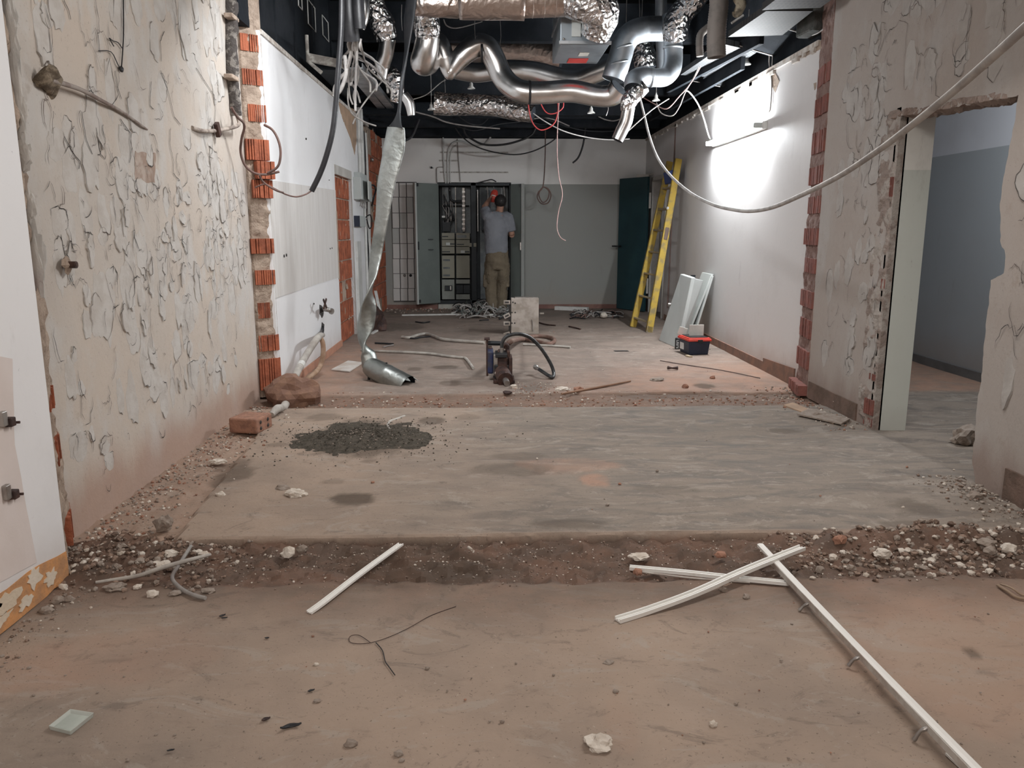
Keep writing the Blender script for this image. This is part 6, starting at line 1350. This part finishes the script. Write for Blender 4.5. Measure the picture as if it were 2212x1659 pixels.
# dish
P = [F(106, 1578), F(153, 1590), F(204, 1549), F(153, 1541)]; c0 = sum(P, V((0, 0, 0))) / 4; t = thing('square_dish', c0, 'small square grey-green plastic cover lying on the floor at the lower left', 'cover')
w = MB(); h_ = .014
inn = [c0.lerp(p, .80) for p in P]; outb = [c0.lerp(p, .95) for p in P]
vs = [p + V((0, 0, .001)) for p in outb] + [p + V((0, 0, h_)) for p in P] + [c0.lerp(p, .95) + V((0, 0, h_)) for p in P] + [p + V((0, 0, .006)) for p in inn]
fs = [(3, 2, 1, 0), (12, 13, 14, 15)]
for i in range(4):
    j = (i + 1) % 4; fs += [(i, j, 4 + j, 4 + i), (4 + i, 4 + j, 8 + j, 8 + i), (8 + i, 8 + j, 12 + j, 12 + i)]
w.add(vs, fs); part('shell', w, TRAY, t, bevel=.0015)
w = MB(); w.add([c0.lerp(p, .76) + V((0, 0, .0075)) for p in P], [(0, 1, 2, 3)]); w2 = [c0.lerp(p, .76) + V((0, 0, .0065)) for p in P]; w.prism(w2, (0, 0, .001)); part('inner_face', w, mat('pale_green_inner', (.50, .545, .49), .4), t, 'pale green inner face')
# dark scraps
def leaf(px, py, L, wd_, a, m, label, name='rubber_scrap', cat='scrap', curl=.02, seed=1):
    curl = min(curl, L * .12); c0 = F(px, py, .004); w = MB(); d = V((math.cos(a), math.sin(a), 0)); s_ = V((-d.y, d.x, 0)); n = 9; vs = []
    for i in range(n):
        u = i / (n - 1) - .5; ww = wd_ * (math.cos(u * PI) ** .6 + .12) * .5 * (1 + .4 * mnoise.noise(V((i, seed, 0)))); z = curl * (u * 2) ** 2 + .003
        p = c0 + d * (u * L) + s_ * (.12 * L * math.cos(u * PI * 1.6)); vs += [p - s_ * ww + V((0, 0, z)), p + V((0, 0, z + .35 * curl)), p + s_ * ww + V((0, 0, z * .8))]
    vs += [v + V((0, 0, -.002)) for v in vs]; m0 = 3 * n
    fs = []
    for i in range(n - 1):
        for k in range(2): a0 = i * 3 + k; fs += [(a0, a0 + 1, a0 + 4, a0 + 3), (m0 + a0, m0 + a0 + 3, m0 + a0 + 4, m0 + a0 + 1)]
        fs += [(i * 3, i * 3 + 3, m0 + i * 3 + 3, m0 + i * 3), (i * 3 + 2, m0 + i * 3 + 2, m0 + i * 3 + 5, i * 3 + 5)]
    w.add(vs, fs, 0, True); return solo(name, w, m, label, cat)
leaf(628, 1571, .055, .016, .35, BLACK, 'curled black rubber scrap near the bottom left of the frame', seed=2, curl=.012)
leaf(574, 1555, .024, .012, .6, RUST, 'rusty brown flake left of the curled black scrap', seed=3)
leaf(672, 1493, .020, .008, .5, BLACK, 'small black flake above the curled black scrap', seed=4)
leaf(480, 1331, .022, .010, .7, BLACK, 'pair-like dark leaf flake on the left of the near floor, upper', seed=5)
leaf(485, 1336, .020, .006, .3, BLACK, 'dark leaf flake just below another one on the left of the near floor', seed=6)
leaf(577, 1379, .014, .007, .1, BLACK, 'tiny black flake between the leaf flakes and the loose thin wire', seed=7)
leaf(369, 1622, .018, .006, .3, BLACK, 'tiny black flake right of the square cover', seed=8)
leaf(496, 1097, .05, .014, -.3, RUST, 'thin brown splinter on the middle slab at the left', seed=9)
leaf(1690, 939, .16, .03, 0, mat('flat_grey_flake', (.2, .185, .17), .8), 'flat grey flake on the middle slab near the doorway', seed=10, curl=.005)
fl('thin_wire', [(985, 1310), (930, 1330), (880, 1358), (830, 1380), (790, 1390), (758, 1388), (756, 1375), (775, 1372), (800, 1388)], .0011, RUST, 'hair-thin looped wire on the near floor below the single strip', 'wire', n=5)
fl('thin_wire', [(812, 1388), (826, 1405), (832, 1428), (840, 1440), (853, 1458)], .0016, BLACKM, 'thin dark wire end pointing down from the loop', 'wire', n=5)
fl('cable_piece', [(207, 1258, .012), (250, 1252, .015), (300, 1243, .03), (345, 1228, .05), (400, 1212, .06), (455, 1198, .05)], [.006, .008, .008, .009, .009, .006], CORRG, 'long pale-brown cable piece lying over the rubble at the left', 'cable')
fl('cable_piece', [(412, 1180, .03), (388, 1218, .05), (372, 1248, .02), (392, 1272, .01), (420, 1286, .009), (444, 1292, .009)], .0075, CABLE_G, 'hooked grey-brown cable piece crossing over the long one at the left', 'cable')
fl('twig', [(2155, 1264), (2178, 1278, .012), (2196, 1290), (2230, 1296)], .0055, mat('twig_m', (.33, .24, .17), .9), 'split twig at the right edge of the near floor', 'twig')
fl('twig', [(2162, 1262), (2185, 1270, .02), (2205, 1284), (2230, 1290)], .0035, mat('twig_m2', (.38, .28, .2), .9), 'thinner twig beside the split twig at the right edge', 'twig')
fl('trim_rod', [(1012, 1182, .01), (1020, 1188, .012)], .006, STONEW, 'tiny pale plug under the slab edge in the middle', 'plug')

# ================================================================== STONES
def stone(px, py, wpx, m, label, seed, hf=.6, name='mortar_lump', cat='stone', amp=.45, grp=None):
    g = F(px, py); s_ = wpx * (g - CO).length / FPX
    w = MB(); w.rock((g.x, g.y, s_ * hf * .30 - .001), (s_, s_ * .8, s_ * hf), seed, 0, 3 if wpx > 28 else 2, amp); return solo(name, w, m, label, cat, grp)
ST = [(1293, 1612, 54, STONEW, 'big flat white plaster lump at the bottom centre of the near floor', .5), (1541, 1568, 16, STONEW, 'spiky white lump right of the big flat white one', .8), (758, 1610, 26, STONEG, 'brownish lump at the bottom left of centre', .6),
 (861, 1632, 18, STONEG, 'small brown lump near the bottom edge left of centre', .8), (868, 1645, 12, STONEG, 'smallest of the brown lumps at the bottom edge', .8), (640, 1075, 42, STONEW, 'crumpled cream plaster lump on the left of the middle slab', .55),
 (611, 1060, 30, STONEG, 'flat grey wedge lump left behind the cream one', .5), (477, 1075, 20, STONEW, 'white splintered lump at the left rim of the middle slab', .8), (355, 1143, 34, STONEG, 'rounded stone on the front left corner of the middle slab', 1.0),
 (470, 1000, 30, STONEW, 'flat pale slab fragment at the left rim of the middle slab', .35), (622, 1200, 28, STONEW, 'white lump in the rubble strip left of the single trim strip', .8), (652, 1190, 26, STONEG, 'grey lump beside the white one in the rubble strip', .6),
 (368, 1205, 26, STONEW, 'white lump near the crossing cable pieces', .8), (345, 1225, 36, STONEW, 'flat white plaster piece under the crossing cable pieces', .4), (440, 1200, 22, STONEW, 'white lump right of the crossing cable pieces', .5),
 (250, 1272, 40, STONEG, 'flat grey slab fragment below the long cable piece', .35), (330, 1287, 22, STONEW, 'cream lump below the hooked cable', .7), (378, 1284, 22, STONEG, 'brownish crumb beside the hooked cable', .5), (452, 1278, 26, STONEG, 'flat crumb right of the hooked cable end', .4),
 (127, 1302, 22, STONEG, 'lump nearest the orange wall foot on the left', .8), (148, 1298, 20, STONEG, 'second lump near the orange wall foot', .6), (137, 1272, 16, STONEW, 'pale chip above the lumps by the orange wall foot', .9), (100, 1322, 26, STONEG, 'darker lump low by the orange wall foot', .5),
 (1380, 1205, 40, STONEW, 'white crumbly patch of plaster in the rubble strip right of centre', .3), (1562, 1277, 16, STONEG, 'stone below the level white strip', .9), (1612, 1292, 16, STONEG, 'stone right below the curved strip', .7), (1378, 1240, 20, STONER, 'reddish pebble under the left end of the level strip', .8), (1556, 1203, 24, STONER, 'reddish lump in the rubble behind the curved strip', .6),
 (1812, 1173, 26, STONER, 'reddish stone at the slab edge on the right', .8), (1906, 1202, 30, STONEW, 'white stone in the right part of the rubble strip', .7), (2178, 1192, 26, STONEW, 'pale stone at the far right of the rubble strip', .8), (2130, 1177, 34, STONEG, 'flat stone right of centre of the right rubble', .4), (2105, 1078, 26, STONEG, 'stone at the foot of the right plaster wall', .7),
 (1840, 1232, 20, STONEG, 'pebble below the right rubble', .7), (1770, 1235, 18, STONEG, 'pebble right of the end of the level strip', .8), (1800, 1208, 18, STONEW, 'pale pebble at the middle of the right rubble', .8), (2138, 1195, 26, STONEG, 'grey stone between the pale ones at the far right', .6),
 (1860, 960, 60, STONEG, 'dummy', .3), (2085, 958, 52, STONEG, 'large rough lump in the doorway on the right', .8), (1763, 905, 38, STONEG, 'dark flat lump beside the fallen board', .4), (1830, 897, 16, STONEW, 'pale stone by the rough door jamb', .7), (1540, 818, 12, STONER, 'reddish crumb right of the dark floor patch', .7),
 (1480, 838, 14, STONER, 'reddish crumb left of the dark floor patch', .8), (1420, 822, 30, STONEG, 'flat grey flake on the far floor right of the stick', .25), (1110, 838, 16, STONEW, 'pale crumb right of the machine shaft', .7), (1096, 850, 20, RUST, 'dark crumpled scrap in front of the machine', .4),
 (1215, 843, 30, STONEW, 'pale crumbs of plaster right of the machine', .3), (1250, 845, 22, STONER, 'reddish crumb at the rubble strip right of the machine', .6), (1525, 955, 8, STONEG, 'lone pebble on the middle slab near the doorway side', .8), (1865, 1105, 14, STONEG, 'dark crumb on the middle slab at the right', .5), (1200, 986, 8, STONEG, 'lone pebble in the middle of the middle slab', .7),
 (1315, 1432, 20, STONEG, 'crumb on the near floor right of centre', .4), (1330, 1496, 12, STONEG, 'small round stone on the near floor right of centre', .8), (683, 1437, 10, STONEW, 'small pale stone left of the thin wire end', .8), (685, 1516, 14, STONEG, 'small stone above the curled black scrap', .6), (923, 1445, 9, STONEG, 'small dark stone right of the thin wire end', .8), (1590, 1522, 8, STONEG, 'lone pebble above the spiky white lump', .8),
 (1302, 1595, 18, STONEG, 'small crumb just behind the big flat white lump', .5), (1085, 1560, 9, STONEG, 'lone pebble left above the big flat white lump', .8)]
for i, (px, py, wp, m, lb_, hf) in enumerate(ST):
    if lb_ == 'dummy': continue
    stone(px, py, wp, m, lb_, i * 1.7 + 1, hf)
# small loose pebbles: individual, nothing tells them apart
rr = random.Random(77); base = None
for i in range(150):
    if i < 85: px, py = rr.uniform(20, 2190), rr.uniform(1290, 1650)
    elif i < 120: px, py = rr.uniform(450, 2080), rr.uniform(900, 1150)
    else: px, py = rr.uniform(740, 1650), rr.uniform(700, 845)
    g = F(px, py); s_ = rr.uniform(.35, 1.0) ** 2 * (.011 if i < 85 else .022)
    if base is None or i % 6 == 0:
        w = MB(); w.rock((0, 0, .3), (1, .9, .7), i, 0, 1, .5); me = w.mesh('pebble', [rr.choice([STONEG, STONEW, STONER, STONEG])])
        base = me
    o = bpy.data.objects.new('pebble', base); COL.objects.link(o); o.location = (g.x, g.y, .0); o.scale = (s_,) * 3; o.rotation_euler = (0, 0, rr.uniform(0, 6))
    if i >= 85 and i < 120: o.location.z = .012
    tag(o, 'small loose pebble scattered on the dusty floor', 'pebble', 'loose pebbles on the floor')
# rubble too fine to count
def rubble(name, n, gen, smin, smax, label, mats_, seed):
    rr = random.Random(seed); w = MB(); ico = []
    for k in range(7):
        q = MB(); q.rock((0, 0, 0), (1, .85, .65), k * 2.3 + seed, 0, 1, .55, False); ico.append(q)
    for _ in range(n):
        x, y, z, k_ = gen(rr); s_ = (smin + (smax - smin) * rr.random() ** 3) * k_; q = rr.choice(ico); a = rr.uniform(0, 6.28); ca, sa = math.cos(a), math.sin(a)
        w.add([(x + s_ * (v[0] * ca - v[1] * sa), y + s_ * (v[0] * sa + v[1] * ca), z + s_ * (v[2] + .18)) for v in q.v], q.f, rr.choices(range(len(mats_)), [6, 3, 2][:len(mats_)])[0])
    return solo(name, w, mats_, label, 'rubble', kind='stuff')
def hat(x, y):
    i = min(max(np.searchsorted(xs, x) - 1, 0), nx - 1); j = min(max(np.searchsorted(ys, y) - 1, 0), ny - 1); return float(hz_[j, i])
SOIL = mat('brown_crumbs', (.12, .08, .06), .95, 0, (.27, .19, .145), 34, .45, .55)
def g1(rr):
    x = rr.uniform(-1.75, 2.5); y = rr.gauss(3.0, .12); k = 1 + 1.1 * math.exp(-((x - 1.9) / .5) ** 2) + .8 * math.exp(-((x + 1.4) / .35) ** 2); y = min(max(y, 2.72), 3.19); return x, y, hat(x, y), k * (.6 + .5 * (x > 1.2 or x < -1.0))
rubble('rubble', 7500, g1, .003, .019, 'crushed brown rubble filling the near strip where a wall stood', [SOIL, STONEG, STONEW], 1)
def g2(rr): x = rr.uniform(-1.6, 2.5); y = min(max(rr.gauss(5.95, .17), 5.74), 6.28); return x, y, hat(x, y), 1
rubble('rubble', 1500, g2, .004, .026, 'crushed reddish rubble filling the far strip where a wall stood', [mat('reddish_crumbs', (.25, .13, .09), .95, 0, (.33, .2, .14), 20), STONER, STONEW], 2)
def g3(rr): y = rr.uniform(3.2, 5.9); x = -1.78 + abs(rr.gauss(0, .17)); x = min(x, -1.30 - .1 * (y - 3.2) / 2.6); return x, y, hat(x, y), 1.0
rubble('rubble', 2300, g3, .003, .021, 'rubble strip between the left plaster wall and the middle slab', [STONEG, STONER, STONEW], 3)
def g4(rr): y = rr.uniform(2.9, 3.95); x = 2.52 - abs(rr.gauss(0, .13)); return x, y, hat(x, y), 1.0
rubble('rubble', 700, g4, .004, .028, 'rubble along the foot of the right plaster wall', [STONEG, SOIL, STONEW], 4)
def g5(rr): y = rr.uniform(4.9, 6.4); x = 2.5 - abs(rr.gauss(0, .16)); return x, y, hat(x, y), 1.0
rubble('rubble', 420, g5, .004, .028, 'rubble by the rough door jamb and the far right brick strip', [STONEG, STONER, STONEW], 5)
def g6(rr): y = rr.gauss(13.0, .25); y = min(y, 13.1); x = rr.uniform(-1.6, .6); return x, min(y, 13.08), 0, 1.3
rubble('rubble', 420, g6, .006, .035, 'crumbs and chips along the foot of the back wall', [STONEG, STONER, STONEW], 6)
def g7(rr): y = rr.uniform(2.1, 2.82); x = -1.57 + abs(rr.gauss(0, .10)); return x, y, hat(x, y), 1.0
rubble('rubble', 260, g7, .003, .018, 'crumbs along the orange foot of the near left wall', [STONEG, SOIL, STONEW], 7)
def g8(rr):
    c = F(rr.uniform(1100, 1250), rr.uniform(826, 852)); return c.x, c.y, 0, 1
rubble('rubble', 320, g8, .004, .018, 'scatter of pale chips on the floor right of the machine', [STONER, STONEW, STONEG], 9)
# sand heap
cS = F(780, 950); w = MB(); nn = 46; vs = []
for j in range(nn + 1):
    for i in range(nn + 1):
        u, v_ = i / nn * 2 - 1, j / nn * 2 - 1; x = cS.x + u * .55 + .02; y = cS.y + v_ * .52
        r_ = math.hypot(u, v_ * (1 + .15 * u)) + .34 * mnoise.noise(V((u * 2.3, v_ * 2.3, 3))) + .12 * mnoise.noise(V((u * 8, v_ * 8, 1)))
        h_ = .036 * max(0, 1 - r_) ** 1.2 + .014 * max(0, 1.1 - r_) * mnoise.noise(V((x * 22, y * 22, 0))) + .008 * max(0, 1 - r_) * mnoise.noise(V((x * 60, y * 60, 0)))
        vs.append((x, y, .006 + h_ if r_ < .98 else -.01))
w.add(vs, [(j * (nn + 1) + i, j * (nn + 1) + i + 1, (j + 1) * (nn + 1) + i + 1, (j + 1) * (nn + 1) + i) for j in range(nn) for i in range(nn)], 0, True)
solo('sand_heap', w, SAND, 'low dark heap of damp sand on the middle slab', 'sand', kind='stuff')
def g9(rr): a = rr.uniform(0, 6.28); r_ = abs(rr.gauss(0, .62)); return cS.x + .6 * r_ * math.cos(a) + .02, cS.y + .5 * r_ * math.sin(a), .012 + .03 * max(0, 1 - r_), 1
rubble('sand_crumbs', 2600, g9, .003, .014, 'dark clods of sand on and around the heap', [SAND, SAND, STONEG], 10)
# fallen boards by the right wall
for (P, m_, lb_) in [([(1722, 897), (1750, 884), (1836, 908), (1818, 918)], 'grey', 'grey board fallen at the foot of the right wall by the jamb'), ([(1692, 878), (1712, 872), (1812, 914), (1800, 918)], 'brown', 'narrow brown board under the grey fallen board')]:
    w = MB(); w.prism([F(*q, .022 if m_ == 'grey' else .008) for q in P], (0, 0, .012)); solo('fallen_board', w, STONEG if m_ == 'grey' else RAWBOARD, lb_, 'board', bevel=.002)
